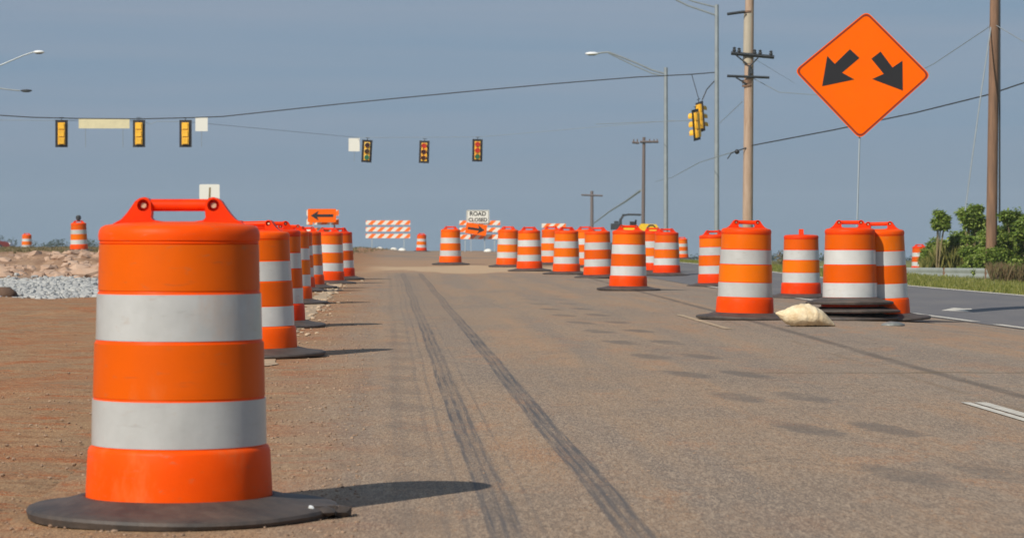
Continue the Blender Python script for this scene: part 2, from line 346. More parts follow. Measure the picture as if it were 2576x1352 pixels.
# broader grey wear either side of the tracks, fading in the distance
gw = g.op('MULTIPLY', g.ss(g.op('ABSOLUTE', g.op('SUBTRACT', uw, .55)), .1, .7, 1, 0), g.ss(g.y, 22, 40, 0, .55))
c = g.mix(g.op('MULTIPLY', gw, g.ss(g.y, 62, 68, 1, 0)), c, (.235, .195, .165))
# paired scrub marks
def spots(cu, per, off, hl, hw, st):
    t_ = g.op('ADD', g.y, off); ph = g.op('SUBTRACT', g.op('FRACT', g.op('DIVIDE', t_, per)), .5)
    dy = g.op('DIVIDE', g.op('MULTIPLY', ph, per), hl); dx = g.op('DIVIDE', g.op('SUBTRACT', g.op('ADD', u, g.op('MULTIPLY', ph, .11 * per)), cu), hw)
    r2 = g.op('ADD', g.op('POWER', g.op('ABSOLUTE', dy), 2), g.op('POWER', g.op('ABSOLUTE', dx), 2))
    r2 = g.op('ADD', r2, g.op('MULTIPLY', g.op('SUBTRACT', g.noise(9, 5), .5), 2.6))
    return g.op('MULTIPLY', g.ss(r2, .3, 1.35, 1, 0), st)
for cu in (2.10, 2.50):
    c = g.mix(g.op('MULTIPLY', spots(cu, 2.72, 1.02, .58, .125, .62), g.op('MULTIPLY', g.ss(g.y, 34, 46, 1, 0), g.ss(g.noise(.6, 3), .35, .6, .35, 1))), c, (.115, .11, .11))
c = g.mix(g.op('MULTIPLY', spots(.10, 1.55, .5, .45, .12, .34), g.ss(g.y, 26, 32, 1, 0)), c, (.16, .135, .12))
c = g.mix(g.op('MULTIPLY', spots(-.18, .9, .2, .3, .09, .22), g.ss(g.y, 26, 32, 1, 0)), c, (.16, .135, .12))
# long dark seam on the right
v = g.op('ADD', g.x, g.op('MULTIPLY', g.y, .031)); vw = g.op('ADD', v, g.op('MULTIPLY', g.op('SUBTRACT', g.noise(.6, 3), .5), .08))
sm_ = g.op('MULTIPLY', g.ss(g.op('ABSOLUTE', g.op('SUBTRACT', vw, 3.59)), .015, .085, .75, 0), g.ss(tn, .35, .5, .5, 1))
c = g.mix(sm_, c, (.12, .105, .095))
sm2 = g.op('MULTIPLY', g.ss(g.op('ABSOLUTE', g.op('SUBTRACT', vw, 3.3)), .01, .05, .4, 0), g.ss(tn, .45, .55, 0, 1))
c = g.mix(sm2, c, (.20, .15, .10))
jy = g.op('ABSOLUTE', g.op('SUBTRACT', g.op('ADD', g.y, g.op('MULTIPLY', g.op('SUBTRACT', g.noise(2, 4), .5), .5)), 19.6))
c = g.mix(g.op('MULTIPLY', g.ss(jy, .03, .12, .55, 0), g.ss(g.x, 1.4, 1.9)), c, (.15, .12, .08))
vo = g.n.new('ShaderNodeTexVoronoi'); vo.feature = 'DISTANCE_TO_EDGE'; vo.inputs['Scale'].default_value = .55
wv = g.n.new('ShaderNodeVectorMath'); wv.operation = 'ADD'; wn_ = g.n.new('ShaderNodeTexNoise'); wn_.inputs['Scale'].default_value = 3; wn_.inputs['Detail'].default_value = 5; g.t.links.new(g.pos, wn_.inputs[0]); g.t.links.new(g.pos, wv.inputs[0]); g.t.links.new(wn_.outputs['Color'], wv.inputs[1]); g.t.links.new(wv.outputs[0], vo.inputs['Vector'])
c = g.mix(g.op('MULTIPLY', g.ss(vo.outputs['Distance'], .002, .010, .55, 0), g.ss(g.noise(.45, 3, (1, .5, 1), .5, (3, 3, 0)), .5, .6)), c, (.13, .11, .09))
# sandy crossing in the distance, browner past it
wy = g.op('ADD', g.y, g.op('MULTIPLY', g.op('SUBTRACT', g.noise(.5, 3, (1, .2, 1)), .5), 14))
c = g.mix(g.ss(wy, 66, 69), c, (.34, .235, .16))
c = g.mix(g.op('MULTIPLY', g.ss(wy, 68, 70), g.ss(wy, 76, 79, 1, 0)), c, (.47, .36, .25))
c = g.mix(g.op('MULTIPLY', g.ss(wy, 92, 98), g.ss(g.noise(.3, 3, (1, .3, 1)), .4, .6)), c, (.25, .205, .17))
# red dirt carried over the left edge
de = g.op('ADD', u, g.op('MULTIPLY', g.op('SUBTRACT', g.noise(1.2, 6, (1, .3, 1)), .5), 1.3))
dm = g.ss(de, -1.0, .15, 1, 0)
dm = g.op('MULTIPLY', dm, 1)
dirt = dirt_color(g)
c = g.mix(dm, c, mulc(g, dirt, KD))
c = mulc(g, c, KR)
g.put(c, g.b.inputs['Base Color']); g.b.inputs['Roughness'].default_value = .9; g.b.inputs['Specular IOR Level'].default_value = .25
g.bump(g.op('ADD', g.noise(70, 3), g.op('MULTIPLY', g.noise(12, 3), .7)), .006)
M['road'] = g.m

g = NT('dark asphalt')
c = g.mix(g.ss(g.noise(.8, 4, (1, .3, 1)), .4, .65), (.115, .11, .115), (.145, .135, .13))
c = g.mix(g.ss(g.noise(60, 2), .5, .7, 0, .5), c, (.24, .22, .21))
g.put(c, g.b.inputs['Base Color']); g.b.inputs['Roughness'].default_value = .85; g.bump(g.noise(70, 3), .005)
M['road2'] = g.m

g = NT('ground soil and grass')
u = g.op('ADD', g.x, g.op('MULTIPLY', g.y, .045)); u2 = g.op('ADD', g.x, g.op('MULTIPLY', g.y, .07))
c = mulc(g, mulc(g, dirt_color(g), KD), KR)
nn = g.noise(.7, 4)
yy = g.op('ADD', g.y, g.op('MULTIPLY', g.op('SUBTRACT', nn, .5), 8))
left = g.ss(g.x, -5.2, -4.6, 1, 0)
grv = g.mix(g.ss(g.noise(9, 4), .35, .65), (.40, .40, .37), (.20, .20, .20))
c = g.mix(g.op('MULTIPLY', left, g.op('MULTIPLY', g.ss(yy, 43, 45), g.ss(yy, 58, 61, 1, 0))), c, grv)
rub = g.mix(g.ss(g.noise(2.5, 5), .35, .65), (.38, .24, .15), (.24, .14, .085))
c = g.mix(g.op('MULTIPLY', left, g.op('MULTIPLY', g.ss(yy, 58, 61), g.ss(yy, 84, 90, 1, 0))), c, rub)
gr = g.mix(g.ss(g.noise(1.5, 5), .35, .65), (.17, .14, .06), (.25, .18, .09))
c = g.mix(g.op('MULTIPLY', left, g.ss(yy, 84, 90)), c, gr)
c = g.mix(g.ss(u2, 11.2, 11.7), c, g.mix(g.ss(g.noise(2, 4), .35, .65), (.15, .17, .04), (.22, .20, .07)))
c = g.mix(g.ss(g.y, 170, 200), c, (.13, .13, .05))
g.put(c, g.b.inputs['Base Color']); g.b.inputs['Roughness'].default_value = .95; g.b.inputs['Specular IOR Level'].default_value = .2
g.bump(g.op('ADD', g.op('MULTIPLY', g.noise(50, 4), .8), g.op('MULTIPLY', g.noise(8, 5), 1.5)), .012)
M['ground'] = g.m

# ---------------------------------------------------------------- terrain
def hbase(x, y):
    uu = x + .045 * y; u2 = x + .07 * y
    zc = .022 * sm(1.0, 2.5, uu) - .077 * sm(5.8, 7.8, u2) + .055 * sm(8.2, 9.5, u2)
    zc = zc * sm(18, 30, y) * (1 - sm(55, 75, y)) - .028 * math.exp(-((y - 22.7) / 3.2) ** 2) * (1 - sm(-1.6, -.6, x)) - .014 * (1 - sm(12, 16, y)) * (1 - sm(-.7, .3, x))
    z = zc + .11 * sm(55, 85, y) - .16 * sm(140, 165, y)
    if y > 165: z -= .00051 * (min(y, 1400) - 165) ** 1.55
    if u2 > 11.3: z -= .05 * min(u2 - 11.3, 16) * sm(11.3, 12.3, u2)
    if x < -4.6:
        lf = sm(-4.6, -7.5, x)
        z += .27 * lf * sm(62, 74, y) * (1 - sm(125, 170, y))
        z += lf * .30 * math.exp(-((x + 9.2) / 2.2) ** 2 - ((y - 67) / 5.0) ** 2)
        z += lf * .06 * math.exp(-((x + 9.4) / .5) ** 2 - ((y - 42.5) / 1.0) ** 2)
    return z
def hgt(x, y):
    z = hbase(x, y)
    u = x + .045 * y
    if u < -.9:
        k = sm(-.9, -2.2, u) * (1 - sm(100, 150, y))
        z += k * (.035 * N2(x, y, .8) + .02 * N2(x, y, 2.7, 5))
        if y > 56 and x < -5: z += .22 * sm(56, 62, y) * (1 - sm(82, 92, y)) * N2(x, y, .9, 3)
    return z
def frange(a, b, s):
    r = []; x = a
    while x < b - 1e-6: r.append(x); x += s
    r.append(b); return r
def grid(name, xs, ys, zf, m, clip=None):
    mb = MB(); nx, ny = len(xs), len(ys)
    for y in ys:
        for x in xs: mb.v.append((x, y, zf(x, y)))
    for j in range(ny - 1):
        for i in range(nx - 1):
            a = j * nx + i; mb.f.append((a, a + 1, a + nx + 1, a + nx))
    return mb.build(name, m, ang=180, fix=False)
def road_in(x, y):
    u = x + .045 * y; u2 = x + .07 * y
    return sm(-1.45, -1.15, u) * (1 - sm(10.9, 11.2, u2)) * (1 - sm(168, 172, y))
xs = frange(-14, -3, .22) + frange(-2.7, 18, .6)[1:]
xs = [-900, -400, -180, -90, -60, -40, -30, -24, -20, -18, -16.5, -15.2] + xs + [20, 24, 30, 40, 60, 90, 180, 400, 900]
ys = [-30, -10, 0, 4] + frange(6, 40, .5) + frange(40.4, 100, .4) + frange(102, 200, 2) + [210, 225, 245, 270, 300, 340, 390, 450, 520, 600, 700, 850, 1050, 1400]
tag(grid('ground', xs, ys, lambda x, y: hgt(x, y) - .035 * road_in(x, y), M['ground']), kind='structure')

def strip(name, m, x0f, x1f, y0, y1, nx, dy, off):
    mb = MB(); ysr = frange(y0, y1, dy)
    for y in ysr:
        for i in range(nx + 1):
            x = x0f(y) + (x1f(y) - x0f(y)) * i / nx; mb.v.append((x, y, hgt(x, y) + off))
    for j in range(len(ysr) - 1):
        for i in range(nx):
            a = j * (nx + 1) + i; mb.f.append((a, a + 1, a + nx + 2, a + nx + 1))
    return tag(mb.build(name, m, ang=180, fix=False), kind='structure')
strip('road', M['road'], lambda y: -1.3 - .045 * y, lambda y: 11.25 - .07 * y, -5, 173, 40, 1.0, .008)
strip('side_road', M['road2'], lambda y: 7.62 - .07 * y, lambda y: 11.35 - .07 * y, 8, 120, 8, 1.0, .014)
strip('edge_line_marking', M['line_w'], lambda y: 11.12 - .07 * y, lambda y: 11.27 - .07 * y, 20, 120, 1, 1.0, .019)
for k, (a, b) in enumerate(((26.0, 31.6), (32.6, 38.5), (40, 46), (49, 55))):
    strip('lane_dash_marking', M['line_w'], lambda y: 7.66 - .07 * y, lambda y: 7.78 - .07 * y, a, b, 1, 1.0, .019)
for k, (a, b) in enumerate(((11.6, 16.1), (28.0, 33.0))):
    for s in ((0, .055), (.075, .15)) if k == 0 else ((0.02, .10),):
        strip('lane_dash_marking', M['line_w'] if k == 0 else M['line_y'], lambda y, s=s: 3.24 - .04 * y + s[0], lambda y, s=s: 3.24 - .04 * y + s[1], a, b, 1, .5, .013)
strip('lane_dash_marking', M['line_w'], lambda y: 3.39 - .04 * y + .0, lambda y: 3.39 - .04 * y + .05, 10.0, 12.0, 1, .5, .013)
# turn arrow painted on the side road
mb = MB()
for (x, y) in ((6.05, 37.2), (8.2, 36.9), (8.2, 37.25), (6.1, 37.6), (6.05, 38.1), (5.75, 37.3), (6.0, 36.5)): mb.v.append((x, y, hgt(x, y) + .019))
mb.f = [(0, 1, 2, 3), (6, 0, 3, 4, 5)]
tag(mb.build('turn_arrow_marking', M['line_w'], fix=False), kind='structure')
# worn pale strip along the drums
mb = MB(); ysr = frange(21, 62, .35); pr = random.Random(3)
for y in ysr:
    c0 = -.98 - .045 * y; a = .15 + .13 * N2(y, 0, .9)
    for x in (c0 - a, c0 + a * (.6 + .8 * N2(y, 3, 1.7))): mb.v.append((x, y, hgt(x, y) + .014))
for j in range(len(ysr) - 1): mb.f.append((2 * j, 2 * j + 1, 2 * j + 3, 2 * j + 2))
tag(mb.build('pale_edge_marking', M['line_y'], fix=False), kind='structure')

# ---------------------------------------------------------------- traffic drum
ZB = .065
def drum_proto():
    root = empty('traffic_drum', (0, 0, 0))
    body = MB()
    body.lathe([(.10, ZB), (.326, ZB), (.326, .10), (.322, .175), (.319, .232), (.314, .244), (.304, .250), (.3025, .33), (.3015, .41), (.2985, .417), (.296, .52), (.294, .61),
                (.289, .618), (.287, .70), (.285, .782), (.280, .79), (.2785, .85), (.277, .92), (.276, .953), (.280, .957), (.277, .961),
                (.2772, .963), (.2815, .967), (.2825, .985), (.280, 1.000), (.273, 1.012), (.258, 1.020), (.2, 1.027), (.1, 1.031), (0.0001, 1.032)], 72)
    body.build('body', M['plastic'], root, ang=40)
    def band(z0, z1, r0, r1, m, n=4):
        b = MB(); e = .0022
        pr = [(r0 + (r1 - r0) * i / n + e, z0 + (z1 - z0) * i / n) for i in range(n + 1)]
        b.lathe([(pr[0][0] - .003, pr[0][1])] + pr + [(pr[-1][0] - .003, pr[-1][1])], 72)
        b.f = [f for f in b.f if len(f) == 4]
        b.build('reflective_band', m, root, ang=60)
    band(.254, .413, .304, .3017, M['sheet_w']); band(.422, .609, .2987, .2942, M['sheet_o'])
    band(.621, .780, .289, .2852, M['sheet_w']); band(.793, .952, .2806, .2772, M['sheet_o'])
    h = MB()
    def circ(cx, cz, r, n=16): return [(cx + r * math.cos(2 * math.pi * k / n), cz + r * math.sin(2 * math.pi * k / n)) for k in range(n)]
    for q in (-1, 1):
        leg = [(-.246, 1.010), (-.226, 1.026), (-.200, 1.040), (-.180, 1.062), (-.163, 1.086), (-.151, 1.104), (-.136, 1.114), (-.12, 1.118), (-.106, 1.113), (-.096, 1.100), (-.094, 1.066), (-.096, 1.046), (-.088, 1.037), (-.06, 1.033), (-.06, 1.010)]
        h.prism([[(x * -q, z) for x, z in leg], circ(.123 * q, 1.089, .021)], -.034, .034)
    h.tube([(-.10, 0, 1.089), (.10, 0, 1.089)], .0205, 16)
    for q in (-1, 1): h.tube([(q * .123, -.003, 1.089), (q * .123, .012, 1.089)], .0215, 16)
    h.box((0, 0, 1.103), (.196, .020, .016)); h.box((0, 0, 1.0265), (.13, .06, .012))
    hd = h.build('handle', M['handle'], root)
    for sx in (-1, 1):
        b = MB(); b.tube([(sx * .123, -.020, 1.089), (sx * .123, .0, 1.089)], .0095, 12); b.build('bolt', M['bolt'], hd)
    return root
RING = [(.330, .074), (.342, .076), (.365, .070), (.41, .055), (.47, .042), (.52, .034), (.541, .026), (.547, .015), (.540, .003), (.50, 0), (.40, .0), (.335, .0), (.318, .03), (.318, .065)]
def wobf(seed, a=.010):
    def f(r, z, t):
        k = max(0, (r - .36) / .18)
        return r + k * a * math.sin(3 * t + seed) + k * a * .7 * math.sin(5 * t + seed * 2), z + (k * .006 * (1 + math.sin(2 * t + seed)) if z > .01 else 0)
    return f
def ring_mesh(seed):
    m = MB(); m.lathe(RING, 64, closed=True, wob=wobf(seed)); return m
proto = drum_proto()
rings = [ring_mesh(s).build('rubber_base', M['rubber']) for s in (0.5, 2.1, 4.4)]
for o in rings: col.objects.unlink(o)
drums = []
def place_drum(px, base_or_none, h, rotd, label, group, first=[True], zfix=None, lift_base=0, rs=None):
    """px: centre column; h: drum height in pixels."""
    D = (1.117 - ZB) * FPX / h + .3
    x = (px - 1288) * D / FPX
    z = hgt(x, D) + .008 if zfix is None else zfix
    if base_or_none is not None:                    # sits a touch higher or lower on uneven ground
        pass
    if first[0]: o = proto; first[0] = False
    else: o = copy_tree(proto)
    o.location = (x, D, z); o.rotation_euler = (R(rnd.uniform(-.9, .9)), R(rnd.uniform(-1.3, 1.3)), R(rotd))
    tag(o, label, 'traffic drum', group)
    rb = rings[len(drums) % 3].copy(); col.objects.link(rb); rb.parent = o; rb.location = (0, 0, lift_base)
    k_ = rs or (1 if D < 12 else .9 if D < 33 else .80 if D < 60 else .74); rb.scale = (k_, k_, 1.0 if k_ > .85 else 1.12)
    drums.append(o); return o
GL = 'drums lined along the left road edge'; GR = 'drums on the right side of the road'; GF = 'drums standing far off'
near = place_drum(451, 1268, 776, 0, 'largest orange and white drum, nearest of all, its whole handle in view', GL)
near.rotation_euler = (0, 0, 0)
place_drum(648, 880, 327, -12, 'second drum of the left row, half hidden by the nearest big drum', GL)
place_drum(690, 815, 254, 20, 'third drum of the left row, a narrow sliver showing beside the second one', GL)
place_drum(727, 760, 190, 5, 'drum of the left row mostly hidden, seen just behind the third drum', GL)
place_drum(745, 728, 156, 30, 'drum of the left row with its flat orange side just left of the arrow sign', GL)
place_drum(771, 722, 148, 0, 'drum of the left row whose red cap is under the left arrow sign', GL)
place_drum(825, 705, 134, -8, 'left row drum under the right half of the left arrow board', GL)
place_drum(855, 700, 124, 40, 'last drum of the left row, at its right end beside the open road', GL)
place_drum(1873, 785, 237, 6, 'big orange and white drum left of the cream sandbag', GR)
place_drum(2015, 742, 164, 86, 'smaller drum behind the sandbag, its handle seen edge-on as a point', GR)
place_drum(2217, 790, 235, -14, 'drum tucked behind the right edge of the drum on the stacked rings', GR)
d2 = place_drum(2138, 800, 237.5, -4, 'drum sunk in a stack of black rubber rings under the diamond sign', GR, lift_base=.175); d2.rotation_euler = (0, 0, R(-4))
place_drum(1797, 710, 134, 15, 'drum partly hidden behind the left side of the big drum by the sandbag', GR)
place_drum(1580, 718, 156, 0, 'drum standing forward in the middle of the group, in front of the yellow machine', GR)
place_drum(1677, 692, 113, 12, 'amber tinted drum just right of the one hiding the yellow machine', GR)
place_drum(1643, 690, 108, 0, 'drum squeezed behind the drum right of the machine, only its left side showing', GR)
place_drum(1505, 690, 121, -10, 'drum directly left of the one in front of the yellow machine', GR)
place_drum(1473, 683, 98, 0, 'thin strip of a drum between two drums left of the machine', GR)
place_drum(1425, 683, 113, 25, 'drum of the middle group, below the striped rail of the third barricade', GR)
place_drum(1387, 668, 92, 0, 'smaller faded drum in the gap of the middle group', GR)
place_drum(1332, 675, 106, 8, 'second drum to the right of the striped barricade with the arrow board', GR)
place_drum(1278, 665, 97, -20, 'drum overlapping the right end of the barricade with the arrow board', GR)
place_drum(1133, 660, 92, 0, 'drum standing alone left of the barricade with the arrow board', GR)
place_drum(1060, 632, 44, 0, 'tiny drum on the road crest between the two barricades', GF)
place_drum(1716, 652, 52, 0, 'tiny distant drum peeping out right of the amber tinted drum', GF)
lit = place_drum(199, 628, 73, 0, 'drum with a dark warning lamp on top, standing on the left bank', GF)
wl = MB(); wl.lathe([(.05, 1.09), (.05, 1.13), (.09, 1.15), (.095, 1.25), (.06, 1.30), (.001, 1.31)], 16); wl.build('warning_lamp', M['dark'], lit)
place_drum(67, 625, 44, 0, 'smallest pinkish drum far off at the left edge', GF)
o = place_drum(2313, 699, 67, 0, 'small drum seen behind the guardrail next to the green shrubs', GF)
tb = MB(); tb.box((.50, -.10, .03), (.11, .05, .03), Matrix.Rotation(.4, 3, 'Z')); tb.rock((.565, -.07, .02), .035, rnd); tb.rock((.53, -.13, .025), .03, rnd)
t_ = tb.build('torn_bead', M['rubber'], near)
tb = MB(); tb.rock((.475, -.155, .042), .012, rnd); tb.build('metal_clip', M['lamp_head'], t_)
M['sheet_dirty'] = mat('dusty white sheeting', (.42, .435, .43), .28, spec=.5, coat=.2, noise_amt=1, noise_scale=5, col2=(.34, .35, .345), bump=.005, bump_scale=6, bst=(1, 1, .25), scuff=.35)
for ch in near.children:
    if ch.name.startswith('reflective_band') and ch.data.materials[0] == M['sheet_w']:
        ch.data = ch.data.copy(); ch.data.materials[0] = M['sheet_dirty']
# two loose rings under the sunk drum
for k in range(2):
    rb = rings[(k + 1) % 3].copy(); col.objects.link(rb); rb.name = 'rubber_ring'
    rb.location = (d2.location.x + (.03 if k else -.02), d2.location.y - .0, d2.location.z + .085 * k); rb.scale = (1.04 if k == 0 else .98, 1.0, .82)
    tag(rb, ('bottom' if k == 0 else 'middle') + ' black rubber ring in the stack around the sunk drum', 'rubber ring', 'rings stacked round the drum')

# ---------------------------------------------------------------- sandbag and scrap of plastic
def bag(cx, cy, lx, ly, h, m, name, seed):
    mb = MB(); nu, nv = 40, 20
    for j in range(nv + 1):
        ph = math.pi * j / nv
        for i in range(nu):
            t = 2 * math.pi * i / nu
            sx, sy, sz = math.sin(ph) * math.cos(t), math.sin(ph) * math.sin(t), math.cos(ph)
            x = sx * lx; y = sy * ly; z = sz
            e = abs(sx)
            zz = (max(z, -.15) * h * (1 - .35 * e ** 3)) + .15 * h
            zz += h * .13 * N2(x * 6, y * 6, 1, seed) * max(0, sz) + h * .10 * N2(x * 16, y * 16, 1, seed + 3) * max(0, sz) ** .5
            y *= (1 - .45 * max(0, e - .75) / .25)
            if sx < -.8: zz *= 1 - 1.4 * (-.8 - sx)
            mb.v.append((x * (1 + .04 * N2(t, 0, 1, seed)), y * (1 + .1 * N2(t * 2, 1, 1, seed)), max(zz, 0)))
    for j in range(nv):
        for i in range(nu): mb.f.append((j * nu + i, j * nu + (i + 1) % nu, (j + 1) * nu + (i + 1) % nu, (j + 1) * nu + i))
    return mb.build(name, m, None, (cx, cy, hgt(cx, cy) + .008), ang=70)
st_ = [(-.31, .135, .008), (-.285, .13, .022), (-.25, .115, .045), (-.20, .105, .078), (-.13, .105, .107), (-.05, .112, .122), (.03, .112, .120), (.10, .10, .108), (.17, .08, .086), (.23, .052, .056), (.275, .026, .03), (.305, .010, .012), (.312, .008, .004)]
mb = MB(); nk = 28; fine = []
for i in range(len(st_) - 1):
    for k in range(4): fine.append(tuple(st_[i][j] * (1 - k / 4) + st_[i + 1][j] * k / 4 for j in range(3)))
fine.append(st_[-1])
for (x, zc, r_) in fine:
    for k in range(nk):
        t = 2 * math.pi * k / nk
        w_ = 1 + .10 * N2(x * 14, t * 1.2, 1, 3) + .07 * N2(x * 40, t * 2, 1, 8) + .05 * math.sin(t * 7 + x * 30) * sm(.05, .3, abs(x))
        mb.v.append((x, math.cos(t) * r_ * 1.6 * w_, max(0, zc + math.sin(t) * r_ * w_)))
for i in range(len(fine) - 1):
    for k in range(nk): mb.f.append((i * nk + k, i * nk + (k + 1) % nk, (i + 1) * nk + (k + 1) % nk, (i + 1) * nk + k))
p = P(2026, 822, 28.9)
sb = mb.build('sandbag', M['bag'], None, (p.x, 28.9, hgt(p.x, 28.9) + .009), ang=75)
tag(sb, 'lumpy cream canvas sandbag lying on the road before the stacked rings', 'sandbag')
p = P(2246, 822, 29.2); gb = bag(p.x, 29.2, .13, .10, .04, M['greybag'], 'plastic_bag', 5.5)
tag(gb, 'small crumpled grey plastic bag on the road below the right drum', 'litter')

# ---------------------------------------------------------------- diamond warning sign on its mast
def sign_panel(name, m, w_, h_, parent, loc=(0, 0, 0), r=.0, t=.006):
    mb = MB(); pts = []
    for cx, cz, a0 in ((w_ / 2 - r, h_ / 2 - r, 0), (-w_ / 2 + r, h_ / 2 - r, 90), (-w_ / 2 + r, -h_ / 2 + r, 180), (w_ / 2 - r, -h_ / 2 + r, 270)):
        for k in range(5): a = R(a0 + 22.5 * k); pts.append((cx + r * math.cos(a), cz + r * math.sin(a)))
    mb.prism([pts], -t / 2, t / 2); return mb.build(name, m, parent, loc)
D = 34.0; cpt = P(2170, 188, D); pxm = FPX / D; KX, KZ = 1.0, 1.0
gp = P(2152, 700, D); gz = hgt(gp.x, D) + .008
root = empty('diamond_sign', (gp.x, D, gz))
tag(root, 'big orange diamond warning sign with two black arrows parting downward', 'road sign')
def dpt(px, py): q = P(px, py, D); return (q.x - gp.x, q.z - gz)
corners = [(2180, 28), (1998, 178), (2163, 350), (2342, 190)]
cc = [dpt(*q) for q in corners]
def rounded(poly, r, n=5):
    o = []
    for i, pp in enumerate(poly):
        a = Vector(poly[i - 1]); b = Vector(pp); c_ = Vector(poly[(i + 1) % len(poly)])
        p0 = b + (a - b).normalized() * r; p1 = b + (c_ - b).normalized() * r
        for k in range(n + 1):
            t = k / n; q = p0.lerp(b, t).lerp(b.lerp(p1, t), t); o.append((q.x, q.y))
    return o
ctr = (sum(q[0] for q in cc) / 4, sum(q[1] for q in cc) / 4)
def shrink(poly, k): return [(ctr[0] + (x - ctr[0]) * k, ctr[1] + (z - ctr[1]) * k) for x, z in poly]
mb = MB(); mb.prism([rounded(cc, .08)], -.004, .004); pan = mb.build('panel', M['sign_o'], root)
mb = MB(); mb.prism([rounded(shrink(cc, .982), .075), rounded(shrink(cc, .948), .065)], -.0066, -.0045); mb.build('border', M['sign_border'], pan)
la = [(2068, 217), (2081, 141), (2100, 161), (2138, 124), (2162, 146), (2118, 183), (2149, 200)]
ra = [(2271, 228), (2194, 199), (2223, 186), (2192, 148), (2215, 130), (2245, 170), (2270, 153)]
for a in (la, ra):
    mb = MB(); mb.prism([[dpt(*q) for q in a]], -.0066, -.0045); mb.build('arrow', M['black'], pan)
mb = MB(); q0 = dpt(2163, 352); q1 = dpt(2174, 60)
mb.tube([(0, .03, .28), (q0[0], .03, q0[1]), (q1[0], .03, q1[1])], .011, 8); mb.build('mast', M['galv_light'], root)
mb = MB()
mb.tube([(-.62, .03, .02), (-.1, .03, .05), (0, .03, .12), (.1, .03, .05), (.62, .03, .02)], .02, 6); mb.tube([(0, .75, .02), (0, .1, .05), (0, .03, .3)], .02, 6); mb.build('stand_leg', M['galv'], root)
rg = MB(); rg.box((q0[0], .012, q0[1] + .85), (1.05, .012, .05)); rg.build('crossbar', M['galv_light'], root)

# ---------------------------------------------------------------- barricades and boards
def sandbag_small(x, y, n):
    b = bag(x, y, .22, .16, .13, M['sign_w'], 'sandbag', n); return b
def barricade(px, D, wm, label, wantz=None):
    x = (px - 1288) * D / FPX; z = hgt(x, D) + .008
    r = empty('barricade', (x, D, z)); tag(r, label, 'barricade', 'striped barricades across the closed road')
    for zc in (.76, 1.12, 1.48):
        mb = MB(); mb.box((0, 0, 0), (wm, .03, .235)); o = mb.build('rail', M['stripes'], r, (0, -.04, zc), smooth=False)
    for s in (-1, 1):
        mb = MB(); mb.box((s * wm * .36, 0, .80), (.06, .045, 1.6)); mb.build('upright', M['galv_light'], r)
        mb = MB(); mb.box((s * wm * .36, 0, .045), (.08, 1.5, .08)); mb.build('foot', M['galv_light'], r)
    return r
def fromfont(txt, size, m, parent, loc, rot=(R(90), 0, 0), name='lettering'):
    cu = bpy.data.curves.new(name, 'FONT'); cu.body = txt; cu.size = size; cu.align_x = 'CENTER'; cu.align_y = 'CENTER'; cu.extrude = .002; cu.offset = .008
    tmp = bpy.data.objects.new(name, cu); col.objects.link(tmp); dg = bpy.context.evaluated_depsgraph_get()
    me = bpy.data.meshes.new_from_object(tmp.evaluated_get(dg)); col.objects.unlink(tmp); bpy.data.objects.remove(tmp)
    me.materials.clear(); me.materials.append(m)
    o = bpy.data.objects.new(name, me); col.objects.link(o); o.parent = parent; o.location = loc; o.rotation_euler = rot; return o
barricade(976, 150, 2.40, 'striped barricade standing clear on the road crest, with sky behind it')
b2 = barricade(1207, 143, 2.10, 'striped barricade carrying the white and the orange boards')
b3 = barricade(1393, 150, 1.3, 'striped barricade mostly hidden behind the middle drums, only its top rail showing')
b4 = barricade(812, 112, 1.30, 'narrow striped barricade behind the end of the left drum row')
for k, (px) in enumerate((955, 990, 1012)):
    s_ = sandbag_small((px - 1288) * 149.2 / FPX, 149.2, k + .3); tag(s_, 'little white sandbag at the foot of the clear barricade', 'sandbag', 'sandbags by the barricade')
tag(sandbag_small((1228 - 1288) * 142 / FPX, 142, 4.4), 'pale sandbag at the foot of the barricade with boards', 'sandbag', 'sandbags by the barricade')
def arrow_poly(L, H, s=1):
    a = [(L / 2, 0), (L / 2 - H, H * .62), (L / 2 - H * .8, H * .17), (-L / 2, H * .17), (-L / 2, -H * .17), (L / 2 - H * .8, -H * .17), (L / 2 - H, -H * .62)]
    return [(x * s, z) for x, z in a]
def board(name, px, py, D, w_, h_, m, label, cat, post=True, tilt=0):
    q = P(px, py, D); zg = hgt(q.x, D) + .008
    r = empty(name, (q.x, D, zg)); tag(r, label, cat)
    p_ = sign_panel('panel', m, w_, h_, r, (0, 0, q.z - zg), .05, .008); p_.rotation_euler = (0, R(tilt), 0)
    if post:
        for s in (-.3, .3):
            mb = MB(); mb.box((s * w_, .03, (q.z - zg) / 2 + .1), (.05, .04, q.z - zg + .2)); mb.build('post', M['galv_light'], r)
    return r, p_
r, p_ = board('arrow_board', 810, 542, 111.5, 1.14, .54, M['sign_o'], 'orange board with a black arrow pointing left above the left drums', 'road sign')
mb = MB(); mb.prism([arrow_poly(.9, .32, -1)], -.010, -.006); mb.build('arrow', M['black'], p_)
r, p_ = board('arrow_board', 1198, 576, 142.6, 1.08, .56, M['sign_o'], 'orange board with a black arrow pointing right on the barricade', 'road sign', post=False, tilt=8)
mb = MB(); mb.prism([arrow_poly(.86, .36, 1)], -.010, -.006); mb.build('arrow', M['black'], p_)
r, p_ = board('closure_sign', 1202, 545, 142.9, 1.18, .70, M['sign_w'], 'white rectangular board reading ROAD CLOSED above the barricade', 'road sign')
fromfont('ROAD', .30, M['black'], p_, (0, -.008, .15)); fromfont('CLOSED', .26, M['black'], p_, (0, -.008, -.16))
mb = MB(); mb.prism([[(-.565, -.325), (.565, -.325), (.565, .325), (-.565, .325)], [(-.545, -.305), (.545, -.305), (.545, .305), (-.545, .305)]], -.007, -.0045); mb.build('border', M['black'], p_)
